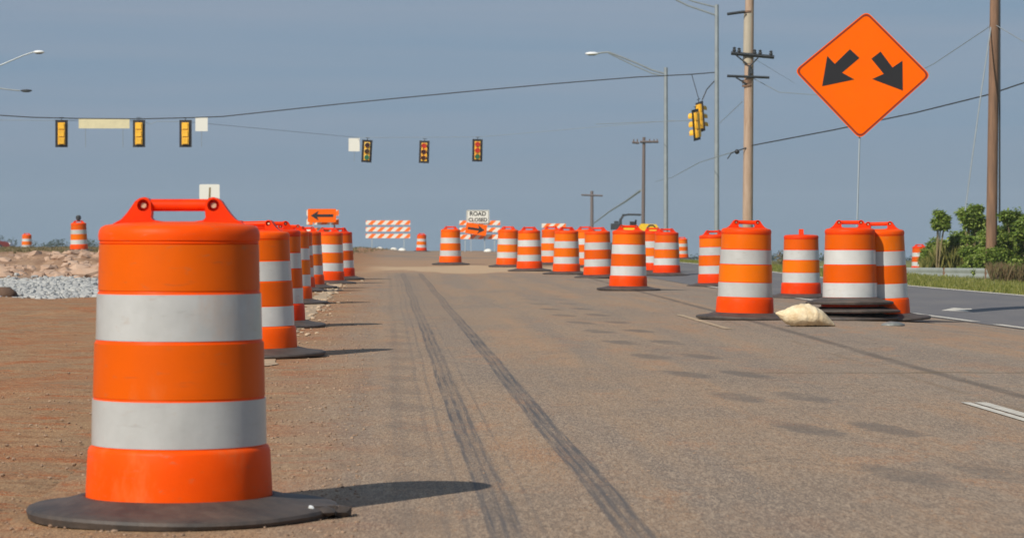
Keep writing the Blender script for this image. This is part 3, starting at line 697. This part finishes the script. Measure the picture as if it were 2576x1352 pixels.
r, p_ = board('lane_sign', 527, 490, 118, .86, .90, M['sign_w'], 'pale square sign with one dark upright bar above the nearest drum', 'road sign', post=False)
mb = MB(); mb.prism([[(-.05, -.45), (.03, -.45), (.06, .32), (-.02, .32)]], -.010, -.006); mb.build('dark_bar', M['stem'], p_)
mb = MB(); mb.box((0, .03, 1.3), (.06, .05, 2.6)); mb.build('post', M['galv_light'], r)

# ---------------------------------------------------------------- poles
def lamp_pole(px, D, topy, wpx, label, arm=None):
    x = (px - 1288) * D / FPX; z0 = hbase(x, D); top = P(px, topy, D).z; rr = wpx * D / FPX / 2
    r = empty('street_lamp', (x, D, z0)); tag(r, label, 'street lamp', 'lamp posts at the crossing')
    mb = MB(); mb.tube([(0, 0, 0), (0, 0, (top - z0) * .5), (0, 0, top - z0)], [rr, rr * .9, rr * .78], 16); mb.build('pole', M['galv'], r)
    mb = MB(); mb.lathe([(rr * 1.9, 0), (rr * 1.9, .05), (rr * 1.3, .12), (rr * 1.2, .3), (.001, .31)], 12); mb.build('base', M['galv'], r)
    if arm:
        for pts, rad in arm['tubes']:
            mb = MB(); qq = []
            for (a, b) in pts: q = P(a, b, D); qq.append((q.x - x, 0, q.z - z0))
            mb.tube(qq, rad, 8); mb.build('arm', M['galv'], r)
        hx, hy, hw, hh = arm['head']; q = P(hx, hy, D)
        mb = MB(); mb.ellip((q.x - x, 0, q.z - z0), (hw * D / FPX / 2, .17, hh * D / FPX / 2), 16, 10); hd = mb.build('lamp_head', M['lamp_head'], r)
        mb = MB(); mb.ellip((q.x - x, 0, q.z - z0 - hh * D / FPX * .32), (hw * D / FPX * .36, .13, .05), 12, 6); mb.build('lens', M['glass'], hd)
    return r
lamp_pole(1675, 155, 170, 12, 'grey street lamp post with a curved arm and white lamp head reaching left',
          dict(tubes=[([(1500, 134), (1530, 131), (1560, 142), (1600, 158), (1640, 176), (1675, 186)], .05), ([(1530, 133), (1560, 148), (1600, 167), (1640, 184), (1675, 192)], .035)], head=(1489, 135, 34, 9)))
lamp_pole(1803, 139, 12, 13, 'taller grey post right of the hanging signals, lamp arms leaving the top edge',
          dict(tubes=[([(1620, -45), (1690, -6), (1730, 14), (1800, 38)], .045), ([(1640, -62), (1700, -14), (1745, 4), (1800, 18)], .04)], head=(1604, -52, 34, 9)))
lamp_pole(-230, 139, 240, 12, 'street lamp reaching in from the left, white head raised highest',
          dict(tubes=[([(85, 131), (60, 139), (20, 156), (-60, 190), (-230, 262)], .035)], head=(98, 131, 28, 9)))
rr_ = lamp_pole(-300, 160, 150, 12, 'street lamp reaching in from the left, dark thin head lower down',
          dict(tubes=[([(50, 228), (20, 225), (-30, 218), (-100, 208), (-300, 190)], .04)], head=(66, 228, 30, 7)))
for ch in rr_.children:
    if ch.name.startswith('lamp_head'): ch.data.materials[0] = M['dark']

def wood_pole(pxb, pxt, pyt, D, wpx, m, label, extra=None):
    x = (pxb - 1288) * D / FPX; z0 = hbase(x, D) - .05; q = P(pxt, pyt, D); rr = wpx * D / FPX / 2
    r = empty('utility_pole', (x, D, z0)); tag(r, label, 'utility pole', 'wooden utility poles')
    mb = MB(); n = 10
    mb.tube([((q.x - x) * k / n, 0, (q.z - z0) * k / n) for k in range(n + 1)], [rr * (1.08 - .22 * k / n) for k in range(n + 1)], 16); mb.build('pole', m, r)
    def rel(a, b, dy=0): p = P(a, b, D); return (p.x - x, dy, p.z - z0)
    if extra: extra(r, rel, rr)
    return r
def ex1(r, rel, rr):
    def crossarm(a, b, th, dy=-.22):
        p0 = Vector(rel(*a, dy)); p1 = Vector(rel(*b, dy)); mb = MB(); mb.tube([p0, p1], th, 4); c = mb.build('crossarm', M['dark'], r, smooth=False); return c
    c1 = crossarm((1838, 135), (1946, 145), .065); crossarm((1828, 192), (1934, 196), .045); crossarm((1828, 37), (1872, 31), .05)
    for (a, b) in ((1846, 135), (1858, 137), (1897, 141), (1911, 142), (1938, 144)):
        mb = MB(); p = rel(a, b - 4, -.22); mb.lathe([(.05, 0), (.07, .05), (.04, .09), (.065, .13), (.001, .17)], 8, c=p); mb.build('insulator', M['dark'], c1)
    for a, b, c_ in (((1850, 140), (1878, 162), 0), ((1906, 146), (1884, 168), 0), ((1850, 196), (1876, 212), 0)):
        mb = MB(); mb.tube([rel(*a, -.24), rel(*b, -.2)], .028, 5); mb.build('brace', M['dark'], r)
    for yy_, hh in ((206, .12), (216, .07), (30, .06)):
        p = rel(1880.5, yy_); mb = MB(); mb.lathe([(rr * 1.1, -hh / 2), (rr * 1.1, hh / 2)], 16, c=p); mb.build('band', M['wood_dark'], r)
    p0 = rel(1881.5, 160); p1 = rel(1883.5, 34); mb = MB(); mb.tube([p0, p1], [rr * 1.02, rr * .97], 16); mb.build('sleeve', M['wood_grey'], r)
    mb = MB(); mb.tube([rel(1885, 165, -rr - .02), rel(1884, 190, -rr - .02)], .05, 6); mb.tube([rel(1889, 175, -rr), rel(1889, 186, -rr)], .07, 6); mb.build('fuse_box', M['dark'], r)
    mb = MB(); mb.ellip(rel(1853, 382, -.2), (.085, .085, .085)); cl = mb.build('splice_ball', M['black'], r)
    mb = MB(); mb.tube([rel(1876, 372, -.15), rel(1853, 380, -.2), rel(1838, 386, -.2), rel(1829, 400, -.2)], .022, 5); mb.build('cable_clamp', M['dark'], cl)
wp1 = wood_pole(1880, 1886, -40, 96, 25, M['wood'], 'tan wooden utility pole with two short dark crossarms, rising behind the sandbag drum', ex1)
def ex2(r, rel, rr):
    mb = MB(); mb.tube([rel(2513, 560, -.1), rel(2513, -30, -.1)], .03, 5); mb.build('conduit', M['dark'], r)
wood_pole(2493, 2503, -60, 80, 27, M['wood_dark'], 'dark brown wooden utility pole rising out of the green shrubs at right', ex2)
def ex3(r, rel, rr):
    for a, b in (((1590, 358), (1608, 360)), ((1610, 357), (1656, 357))):
        mb = MB(); mb.tube([rel(*a, -.2), rel(*b, -.2)], .09, 4); mb.build('crossarm', M['far_wood'], r, smooth=False)
    for a in (1594, 1603, 1634, 1645, 1653):
        mb = MB(); mb.tube([rel(a, 357, -.2), rel(a, 350, -.2)], .05, 5); mb.build('insulator', M['far_wood'], r)
wood_pole(1617, 1620, 345, 215, 9, M['far_wood'], 'distant brown pole with a broken looking crossarm, standing above the yellow machine', ex3)
def ex4(r, rel, rr):
    mb = MB(); mb.tube([rel(1462, 490, -.2), rel(1516, 492, -.2)], .13, 4); mb.build('crossarm', M['far_wood'], r, smooth=False)
wood_pole(1489, 1489, 480, 420, 9, M['far_wood'], 'faintest, farthest utility pole, small and pale in the haze', ex4)

# ---------------------------------------------------------------- wires
def wire(pts, rad, label, m=None, D2=None, sag=0):
    mb = MB(); q = []
    for k, a in enumerate(pts): q.append(P(a[0], a[1], a[2]))
    fine = []
    for i in range(len(q) - 1):
        for k in range(6): fine.append(q[i].lerp(q[i + 1], k / 6))
    fine.append(q[-1]); c = fine[0].copy()
    mb.tube([p - c for p in fine], rad, 5); o = mb.build('overhead_wire', m or M['dark'], None, c); tag(o, label, 'wire', 'overhead wires'); return o
wire([(-300, 268, 139), (0, 290, 139), (80, 295, 139), (200, 298, 139), (350, 299, 139), (480, 296, 139), (560, 293, 139), (700, 278, 139), (850, 262, 139), (1000, 247, 139), (1200, 228, 139), (1400, 210, 139), (1600, 194, 139), (1740, 187, 139), (1800, 182, 139)], .028, 'main span wire holding the near yellow signals, running up to the tall grey post')
wire([(-300, 300, 139), (150, 303, 139.1), (350, 304, 139.1), (380, 312, 139.1), (395, 305, 139.1), (470, 306, 139.1), (900, 346, 169), (1070, 345, 169), (1210, 344, 169), (1700, 302, 160)], .012, 'thin second wire sagging under the main span to the far signals', M['galv'])
wire([(1755, 303, 139), (1675, 305, 150), (1500, 312, 165)], .018, 'short level wire left of the hanging signal pair', M['galv'])
wire([(1740, 188, 139), (1758, 250, 139)], .02, 'left hanger wire of the signal pair')
wire([(1797, 204, 139), (1778, 225, 139), (1766, 252, 139)], .03, 'slanted cable between the tall post and the signal pair')
wire([(2700, 180, 75), (2576, 208, 80), (2490, 237, 80), (2300, 284, 84), (2100, 326, 88), (1890, 366, 96)], .022, 'cable rising rightward from the tan pole behind the diamond sign')
wire([(1876, 372, 96), (1760, 408, 150), (1690, 446, 190), (1650, 456, 210)], .02, 'faint cable running down leftward from the tan pole', M['galv'])
wire([(1612, 478, 215), (1575, 505, 280), (1535, 530, 350), (1495, 560, 420)], .10, 'thick dim cable between the two distant poles', M['galv'])
wire([(2497, 62, 80), (2440, 100, 86), (2350, 160, 93), (2240, 215, 95), (2100, 242, 96), (1960, 232, 96), (1893, 196, 96)], .012, 'hair thin wire looping behind the diamond sign', M['galv'])
wire([(2494, 60, 80), (2470, 220, 79), (2448, 380, 78), (2428, 530, 77)], .022, 'steep guy wire left of the dark pole', M['galv'])
wire([(2503, 62, 80), (2576, 105, 78), (2640, 140, 76)], .014, 'thin wire leaving the dark pole to the upper right', M['galv'])
wire([(1893, 145, 96), (2000, 210, 200)], .008, 'short fine wire behind the crossarm of the tan pole', M['galv'])
wire([(1868, 255, 96), (1810, 310, 140)], .012, 'faint wire slanting between the tan pole and the tall grey post', M['galv'])

# ---------------------------------------------------------------- traffic signals
def signal(name_loc, rot, lens, label, visor, plate=True, group='traffic signals over the crossing', tilt=0, sc=1.0):
    r = empty('traffic_signal', name_loc, (0, R(tilt), R(rot))); r.scale = (sc, sc, sc); tag(r, label, 'traffic signal', group)
    if plate:
        mb = MB(); mb.box((0, .02, 0), (.62, .015, 1.36)); mb.build('backplate', M['black'], r, smooth=False)
    hs = MB()
    for k in (-1, 0, 1):
        zc = k * .37
        sec = [(-.17, -.18), (.17, -.18), (.175, -.17), (.175, .17), (.17, .18), (-.17, .18), (-.175, .17), (-.175, -.17)]
        hs.prism([[(x, zc + z) for x, z in sec]], -.02, .13)
        hs.prism([[(x * .75, zc + z * .8) for x, z in sec]], .13, .17)
    hs.build('housing', M['yellow'], r)
    for k, ln in zip((1, 0, -1), lens):
        zc = k * .37
        mb = MB(); mb.tube([(0, -.02, zc), (0, -.035, zc)], .145, 20); mb.build('lens', M[ln], r)
        mb = MB(); n = 14; rad = .155
        for j in range(n + 1):
            t = R(-25 + 230 * j / n)
            for yy2, k2 in ((-.02, 1), (-.26, .97)):
                for dr in (0, .012): mb.v.append(((rad + dr) * k2 * math.cos(t), yy2, zc + (rad + dr) * k2 * math.sin(t) - (.02 if yy2 < -.1 else 0)))
        for j in range(n):
            a = 4 * j
            for (i0, i1) in ((0, 2), (2, 3), (3, 1), (1, 0)): mb.f.append((a + i0, a + i1, a + 4 + i1, a + 4 + i0))
        mb.build('visor', visor, r)
    mb = MB(); mb.tube([(0, .05, .55), (0, .05, .80)], .02, 6); mb.tube([(-.12, .05, .80), (.12, .05, .80)], .015, 6); mb.build('hanger', M['dark'], r)
    return r
for px, lab in ((155, 'leftmost yellow signal seen from behind on the main span'), (350, 'yellow signal seen from behind, right of the long cream name sign'), (467, 'yellow signal seen from behind beside the small white hanging sign')):
    signal(P(px, 336, 139), 180 + rnd.uniform(-5, 5), ('dull_lens', 'amber_lens', 'green_lens'), lab, M['yellow'])
signal(P(923, 380, 169), 6, ('dull_lens', 'amber_lens', 'green_lens'), 'far signal with pale hoods, next to the small white sign', M['visor_p'], tilt=3)
signal(P(1067, 382, 169), -6, ('red_lens', 'dull_lens', 'amber_lens'), 'far signal with a reddish top, middle of the far three', M['visor'], tilt=2)
signal(P(1201, 378, 169), 3, ('red_lens', 'red_lens', 'green_lens'), 'far signal with red lights, rightmost of the far three', M['visor'], tilt=1)
signal(P(1763, 294, 139.6), 118, ('dull_lens', 'amber_lens', 'green_lens'), 'upper yellow signal of the side-on pair by the tall post', M['yellow'], plate=True, tilt=9, sc=1.12)
signal(P(1750, 314, 138.4), -122, ('dull_lens', 'amber_lens', 'green_lens'), 'lower yellow signal of the side-on pair by the tall post', M['yellow'], plate=True, tilt=9, sc=1.14)

def hung_sign(px, py, D, w_, h_, m, label, rods, name='hanging_sign'):
    q = P(px, py, D); r = empty(name, q); tag(r, label, 'hanging sign')
    sign_panel('panel', m, w_, h_, r, (0, 0, 0), .02, .02)
    for rx, z0, z1 in rods:
        mb = MB(); mb.tube([(rx, .03, z0), (rx, .03, z1)], .013, 6); mb.build('hanger_rod', M['galv'], r)
    return r
k139 = 139 / FPX
hung_sign(262, 311, 139, 128 * k139, 24 * k139, M['sign_c'], 'long cream street name sign hanging from the main span', ((-47 * k139, -1.18, .26), (47 * k139, -1.18, .26)))
hung_sign(507, 313, 139, 31 * k139, 34 * k139, M['sign_w'], 'small white square sign hanging right of the near signals', ((0, -1.1, .3),))
hung_sign(891, 364, 169, 28 * 169 / FPX, 33 * 169 / FPX, M['sign_w'], 'small white square sign hanging left of the far signals', ((0, -1.0, .4),))

# ---------------------------------------------------------------- guardrail
rail_pts = [(15.6, 74.5), (13.5, 79), (11.9, 84), (9.9, 91), (8.2, 98), (6.6, 106), (5.2, 115), (4.2, 122)]
gr = empty('guardrail', (rail_pts[0][0], rail_pts[0][1], 0)); tag(gr, 'long galvanised guardrail curving behind the right drums to the shrubs', 'guardrail')
o0 = Vector((rail_pts[0][0], rail_pts[0][1], 0)); mb = MB()
prof = [(0, .0), (-.05, .02), (-.08, .05), (-.08, .10), (-.02, .135), (-.02, .165), (-.08, .20), (-.08, .25), (-.05, .28), (0, .30)]
fr = []
for i in range(len(rail_pts) - 1):
    for k in range(4):
        t = k / 4; fr.append((rail_pts[i][0] * (1 - t) + rail_pts[i + 1][0] * t, rail_pts[i][1] * (1 - t) + rail_pts[i + 1][1] * t))
fr.append(rail_pts[-1])
def railz(y): return EYE - (674 - HZ - (y - 80) * .42) * y / FPX - .30      # bottom of the beam
for (x, y) in fr:
    for (dy, dz) in prof: mb.v.append((x - o0.x, y + dy - o0.y, railz(y) + dz))
np_ = len(prof)
for i in range(len(fr) - 1):
    for k in range(np_ - 1): mb.f.append((i * np_ + k, i * np_ + k + 1, (i + 1) * np_ + k + 1, (i + 1) * np_ + k))
M['rail'] = mat('guardrail zinc', (.30, .33, .31), .5, noise_amt=.3, noise_scale=1)
mb.build('rail', M['rail'], gr, ang=30)
for i in range(0, len(fr), 2):
    x, y = fr[i]; zb = hbase(x, y) - .1; mb = MB(); mb.box((x - o0.x, y + .1 - o0.y, (zb + railz(y) + .3) / 2), (.12, .15, railz(y) + .3 - zb)); mb.build('post', M['wood_dark'], gr, smooth=False)

# ---------------------------------------------------------------- vegetation
def leaves(mb, c, rad, n, ls, rg, droop=.3):
    for _ in range(n):
        while True:
            d = Vector((rg.uniform(-1, 1), rg.uniform(-1, 1), rg.uniform(-1, 1)))
            if d.length < 1: break
        d = d * (.55 + .45 * d.length)
        p = Vector((c[0] + d.x * rad[0], c[1] + d.y * rad[1], c[2] + d.z * rad[2]))
        a = Vector((rg.uniform(-1, 1), rg.uniform(-1, 1), rg.uniform(-.8, .3))).normalized()
        b = a.cross(Vector((rg.uniform(-.5, .5), rg.uniform(-.5, .5), 1))).normalized()
        L = ls * rg.uniform(.6, 1.4); W = L * .28
        mb.add([p, p + a * L * .5 + b * W, p + a * L, p + a * L * .5 - b * W], [(0, 1, 2, 3)])
def shrub(px, D, topy, wpx, label, seed, clumps=14, stemmy=False, m='leaf', basey=None, dens=1.0):
    rg = random.Random(seed); x = (px - 1288) * D / FPX; z0 = hbase(x, D) - .05
    H = P(px, topy, D).z - z0; W = wpx * D / FPX / 2
    r = empty('shrub', (x, D, z0)); tag(r, label, 'shrub', 'shrubs beyond the guardrail')
    fo = MB(); st = MB()
    for k in range(clumps):
        if stemmy:
            cz = H * rg.uniform(.70, .93); cx = rg.uniform(-.75, .75) * W; cr = W * rg.uniform(.32, .52)
        else:
            cz = H * rg.uniform(.08, .9); cx = rg.uniform(-1, 1) * W * (1.05 - .55 * (cz / H) ** 2); cr = W * rg.uniform(.30, .48)
        cy = rg.uniform(-.8, .8) * W
        leaves(fo, (cx, cy, cz), (cr, cr, cr * .7), int(430 * dens), .11, rg)
        st.tube([(cx * .15, cy * .15, 0), (cx * .5, cy * .5, cz * .55), (cx, cy, cz)], [.022, .016, .008], 5)
    leaves(fo, (0, 0, H * .94), (W * .3, W * .3, H * .06), 90, .09, rg)
    fo.build('foliage', M[m], r, smooth=False, fix=False); st.build('stem', M['stem'], r)
shrub(2355, 84, 522, 66, 'tall thin shrub with a tufted crown, leftmost of the green bank', 11, 8, True)
shrub(2372, 86, 600, 80, 'low fine leaved shrub under the leftmost tufted crown', 25, 12, dens=.6)
shrub(2441, 84, 508, 92, 'tallest shrub of the bank, bare stems under a broad crown', 12, 12, True)
shrub(2425, 86, 596, 96, 'low shrub at the feet of the tallest crowned shrub', 27, 16, dens=.8)
shrub(2482, 88, 545, 76, 'leafy shrub just left of the dark pole foot', 13, 20)
shrub(2462, 82, 590, 80, 'feathery green shrub filling the bank left of the pole foot', 43, 26)
shrub(2400, 87, 578, 90, 'loose pale green bush between the two crowned shrubs', 45, 16, dens=.6)
shrub(2352, 88, 596, 70, 'small sprawling bush beneath the leftmost crown, nearest the far drum', 46, 18)
shrub(2440, 85, 560, 100, 'wide bush closing the gap under the tallest crown', 47, 26)
shrub(2590, 79, 585, 110, 'broad bright bush low at the right picture edge', 44, 34)
shrub(2500, 80, 620, 90, 'low green shrub spilling over the guardrail end', 42, 26)
shrub(2545, 80.5, 590, 120, 'low bright bushy shrub over the dry weeds at the right edge', 41, 26)
shrub(2508, 81, 566, 96, 'bright leafy shrub in front of the dark pole', 14, 30)
shrub(2556, 79, 518, 90, 'high dense shrub right of the dark pole', 15, 34, m='leaf2')
shrub(2600, 76, 535, 90, 'dense shrub cut by the right edge of the picture', 16, 30, m='leaf2')
shrub(2530, 84, 548, 70, 'shaded shrub filling the gap behind the dark pole', 17, 20, m='leaf2')
shrub(2395, 89, 608, 80, 'small dull shrub behind the low leaves by the guardrail', 18, 14, m='leaf2', dens=.7)

def blades(name, label, cat, m, spots_, hmin, hmax, wd, seed):
    rg = random.Random(seed); mb = MB()
    for (x, y, k) in spots_:
        z = hgt(x, y); H = rg.uniform(hmin, hmax) * k; a = rg.uniform(0, 6.28); ln = rg.uniform(.1, .5) * H
        dx, dy = math.cos(a), math.sin(a); w2 = wd * rg.uniform(.6, 1.4)
        mb.add([(x - dy * w2, y + dx * w2, z - .02), (x + dy * w2, y - dx * w2, z - .02), (x + dx * ln * .4 + dy * w2 * .6, y + dy * ln * .4 - dx * w2 * .6, z + H * .6), (x + dx * ln, y + dy * ln, z + H), (x + dx * ln * .4 - dy * w2 * .6, y + dy * ln * .4 + dx * w2 * .6, z + H * .6)], [(0, 1, 2, 3, 4)])
    o = mb.build(name, M[m], None, smooth=False, fix=False); tag(o, label, cat, kind='stuff'); return o
rg = random.Random(5); sp = []
for _ in range(26000):
    y = rg.uniform(36, 100); x = 11.35 - .07 * y + abs(rg.gauss(0, 3.6)) + .03
    if x < y * .205 + 1: sp.append((x, y, 1 if x + .07 * y > 12.2 else .5))
blades('verge_grass', 'yellow green grass on the verge between side road and guardrail', 'grass', 'grass', sp, .04, .11, .012, 6)
sp = []
for _ in range(11000):
    px = rg.uniform(2322, 2500); y = rg.uniform(84, 90); sp.append(((px - 1288) * y / FPX, y, .55 + .6 * sm(2322, 2400, px)))
blades('tall_grass', 'tall olive grass behind the guardrail under the crowned shrubs', 'grass', 'tallgrass', sp, .3, .95, .007, 18)
sp = []
for _ in range(3600):
    px = rg.uniform(2492, 2640); y = rg.uniform(75, 80); sp.append(((px - 1288) * y / FPX, y, 1))
blades('dry_weeds', 'dry brownish weeds at the foot of the shrubs by the right edge', 'weeds', 'dry', sp, .2, .55, .006, 8)
sp = []
for _ in range(9000):
    y = rg.uniform(84, 150); x = rg.uniform(-.20 * y, -6); sp.append((x, y, 1))
blades('bank_grass', 'short olive grass on top of the left bank', 'grass', 'bankgrass', sp, .03, .10, .02, 9)

def treeline(px0, px1, D, top0, top1, n, label, seed, m='farleaf', bury=3.0):
    rg = random.Random(seed); mb = MB()
    for k in range(n):
        px = px0 + (px1 - px0) * (k + rg.random()) / n; DD = D * rg.uniform(.95, 1.08); ty = rg.uniform(top0, top1); q = P(px, ty, DD)
        rr = rg.uniform(12, 26) * DD / FPX
        for j in range(3):
            leaves(mb, (q.x + rg.uniform(-.5, .5) * rr, DD + rg.uniform(-1, 1), q.z - rr * (.5 + j * .8)), (rr, rr * .8, rr * .6), 120, rr * .30, rg)
    o = mb.build('distant_trees', M[m], None, smooth=False, fix=False); tag(o, label, 'trees', kind='stuff')
treeline(85, 262, 560, 597, 612, 10, 'low blue green line of far trees beyond the left bank', 31)
treeline(-60, 30, 560, 590, 606, 5, 'far trees behind the dark red car at the left edge', 32)
treeline(1725, 2340, 330, 632, 646, 34, 'low green hedge line far behind the right drums', 33)
treeline(1950, 1978, 130, 625, 632, 2, 'small rusty bush between the sandbag drum and the pointed drum', 34, m='dry')

# ---------------------------------------------------------------- rubble, gravel, pebbles
rg = random.Random(21); mb = MB()
for _ in range(2600):
    y = rg.uniform(59.5, 80); x = -abs(rg.gauss(0, 4)) - 5.6
    if x < -.2 * y - 2: continue
    mb.rock((x, y, hgt(x, y)), .03 + .17 * rg.random() ** 3.4, rg)
for (px, py, D_, s) in ((212, 668, 60, .26), (232, 648, 63, .42), (205, 655, 63, .30), (245, 662, 61, .30), (180, 676, 61, .15), (60, 660, 66, .16), (120, 664, 64, .18), (240, 690, 59, .14), (30, 664, 66, .16)):
    q = P(px, py, D_); mb.rock((q.x, D_, hgt(q.x, D_) + .05), s, rg, .5)
tag(mb.build('rubble', M['rock'], None, smooth=False, fix=False), 'heap of broken tan and pink rubble left of the nearest drum', 'rubble', kind='stuff')
mb = MB()
for _ in range(6000):
    y = rg.uniform(43, 60); x = rg.uniform(-.2 * y - 1, -5.1); mb.rock((x, y, hgt(x, y) + .005), .015 + .06 * rg.random() ** 2, rg)
tag(mb.build('gravel', M['grey_rock'], None, smooth=False, fix=False), 'pale grey gravel spread below the rubble at the left', 'gravel', kind='stuff')
mb = MB()
for _ in range(8000):
    y = 7.5 + 35 * rg.random() ** 1.5; u_ = -.1 - abs(rg.gauss(0, 1.1)); x = u_ - .045 * y
    if x < -.19 * y - .3: continue
    mb.rock((x, y, hgt(x, y) + .010), .002 + .009 * rg.random() ** 4, rg)
for _ in range(1500):
    y = 7.5 + 22 * rg.random() ** 1.5; x = rg.uniform(-.5, .19 * y); mb.rock((x, y, hgt(x, y) + .009), .0015 + .004 * rg.random() ** 3, rg)
tag(mb.build('pebbles', M['pebble'], None, smooth=False, fix=False), 'loose pebbles scattered on the red dirt and the road edge', 'pebbles', kind='stuff')
mb = MB()
for _ in range(260):
    y = 24 + 38 * rg.random(); x = -.98 - .045 * y + rg.gauss(0, .16); mb.rock((x, y, hgt(x, y) + .015), .012 + .035 * rg.random() ** 2, rg, .5)
M['chip'] = mat('concrete chips', (.50, .37, .25), .9, noise_amt=.3, noise_scale=3, world=True)
tag(mb.build('concrete_chips', M['chip'], None, smooth=False, fix=False), 'pale broken concrete chips strewn between the left drums', 'rubble', kind='stuff')
q = P(12, 752, 43.5); mb = MB(); mb.rock((0, 0, .03), .16, rg, .75); mb.rock((.10, .02, .0), .12, rg, .7); mb.rock((-.16, -.02, .02), .15, rg, .7)
M['clod'] = mat('dark clod', (.12, .07, .045), .95, noise_amt=.4, noise_scale=6, bump=.02, bump_scale=10)
tag(mb.build('clod', M['clod'], None, (q.x, 43.5, hgt(q.x, 43.5)), smooth=True, ang=70), 'dark brown lump of earth on the gravel at the left edge', 'earth lump')

# ---------------------------------------------------------------- compact roller behind the crest
D = 190.0
x0 = (1598 - 1288) * D / FPX; z0 = hgt(x0, D)
r = empty('road_roller', (x0, D, z0)); tag(r, 'yellow roller with a black overhead frame, half hidden behind the drums', 'construction machine')
def rp(px, py, dy=0): q = P(px, py, D); return (q.x - x0, dy, q.z - z0)
mb = MB(); sec = [(1565, 572), (1606, 570), (1612, 562), (1650, 564), (1657, 574), (1655, 592), (1565, 592)]
mb.prism([[(rp(a, b)[0], rp(a, b)[2]) for a, b in sec]], -.6, .6); mb.build('engine_body', M['mach_y'], r)
for s in (-.55, .55):
    mb = MB(); mb.tube([rp(1561, 590, s), rp(1561, 552, s), rp(1568, 542, s), rp(1580, 539, s), rp(1611, 540, s)], .075, 6); mb.build('roll_bar', M['dark'], r)
mb = MB(); a = rp(1566, 539); b = rp(1612, 541); mb.box(((a[0] + b[0]) / 2, 0, (a[2] + b[2]) / 2), (b[0] - a[0], 1.25, .10)); mb.build('canopy', M['dark'], r)
mb = MB(); p = rp(1592, 566); mb.box((p[0], 0, p[2]), (.4, .45, .5)); mb.box((p[0] + .2, 0, p[2] + .2), (.1, .45, .35)); mb.build('seat', M['black'], r)
mb = MB(); p = rp(1547, 566); mb.box((p[0], 0, p[2] - .1), (.55, 1.0, .42)); mb.box((p[0] + .1, 0, p[2] + .2), (.3, .6, .16)); mb.build('front_guard', M['dark'], r)
for px in (1552, 1645):
    p = rp(px, 590); mb = MB(); mb.tube([(p[0], -.65, .6), (p[0], .65, .6)], .6, 24); mb.build('drum_wheel', M['dark'], r)
mb = MB(); p = rp(1636, 574, -.62); mb.tube([(p[0] - .3, -.62, p[2]), (p[0] - .1, -.62, p[2] + .22), (p[0] + .15, -.62, p[2] + .22), (p[0] + .35, -.62, p[2])], .05, 6); mb.build('hose', M['black'], r)

# ---------------------------------------------------------------- parked car at the left edge
D = 235.0; x0 = (-40 - 1288) * D / FPX; z0 = hgt(x0, D) - .06
r = empty('parked_car', (x0, D, z0)); tag(r, 'dark red car cut off by the left edge of the picture', 'car')
mb = MB(); mb.prism([rounded([(-2.3, .35), (-2.3, .95), (-1.9, 1.0), (1.1, 1.0), (2.15, .85), (2.35, .6), (2.3, .3)], .12)], -.85, .85); bd = mb.build('body', M['maroon'], r)
mb = MB(); mb.prism([rounded([(-1.9, .99), (-1.5, 1.45), (.2, 1.48), (1.15, .99)], .15)], -.74, .74); mb.build('cabin', M['maroon'], r)
mb = MB(); mb.prism([rounded([(-1.65, 1.04), (-1.35, 1.38), (.12, 1.40), (.85, 1.04)], .08)], -.752, .752); mb.build('window', M['glass'], r)
for xx in (-1.45, 1.45):
    for s in (-1, 1):
        mb = MB(); mb.tube([(xx, s * .68, .33), (xx, s * .90, .33)], .33, 24); wh = mb.build('wheel', M['black'], r)
        mb = MB(); mb.tube([(xx, s * .905, .33), (xx, s * .915, .33)], .19, 16); mb.build('rim', M['galv'], wh)
mb = MB(); mb.box((2.27, -.6, .72), (.12, .3, .14)); mb.build('headlight', M['lamp_head'], r)

# ---------------------------------------------------------------- haze
hz = MB(); hz.box((0, 720, -12), (1900, 1540, 70)); ho = hz.build('haze', M['galv'], None, smooth=False)
hm = bpy.data.materials.new('haze air'); hm.use_nodes = True; t = hm.node_tree; t.nodes.clear()
pv = t.nodes.new('ShaderNodeVolumePrincipled'); pv.inputs['Color'].default_value = (.86, .93, 1, 1); pv.inputs['Density'].default_value = .00025
oo = t.nodes.new('ShaderNodeOutputMaterial'); t.links.new(pv.outputs[0], oo.inputs['Volume'])
ho.data.materials.clear(); ho.data.materials.append(hm); tag(ho, 'thin pale haze over the whole place', 'haze', kind='stuff')
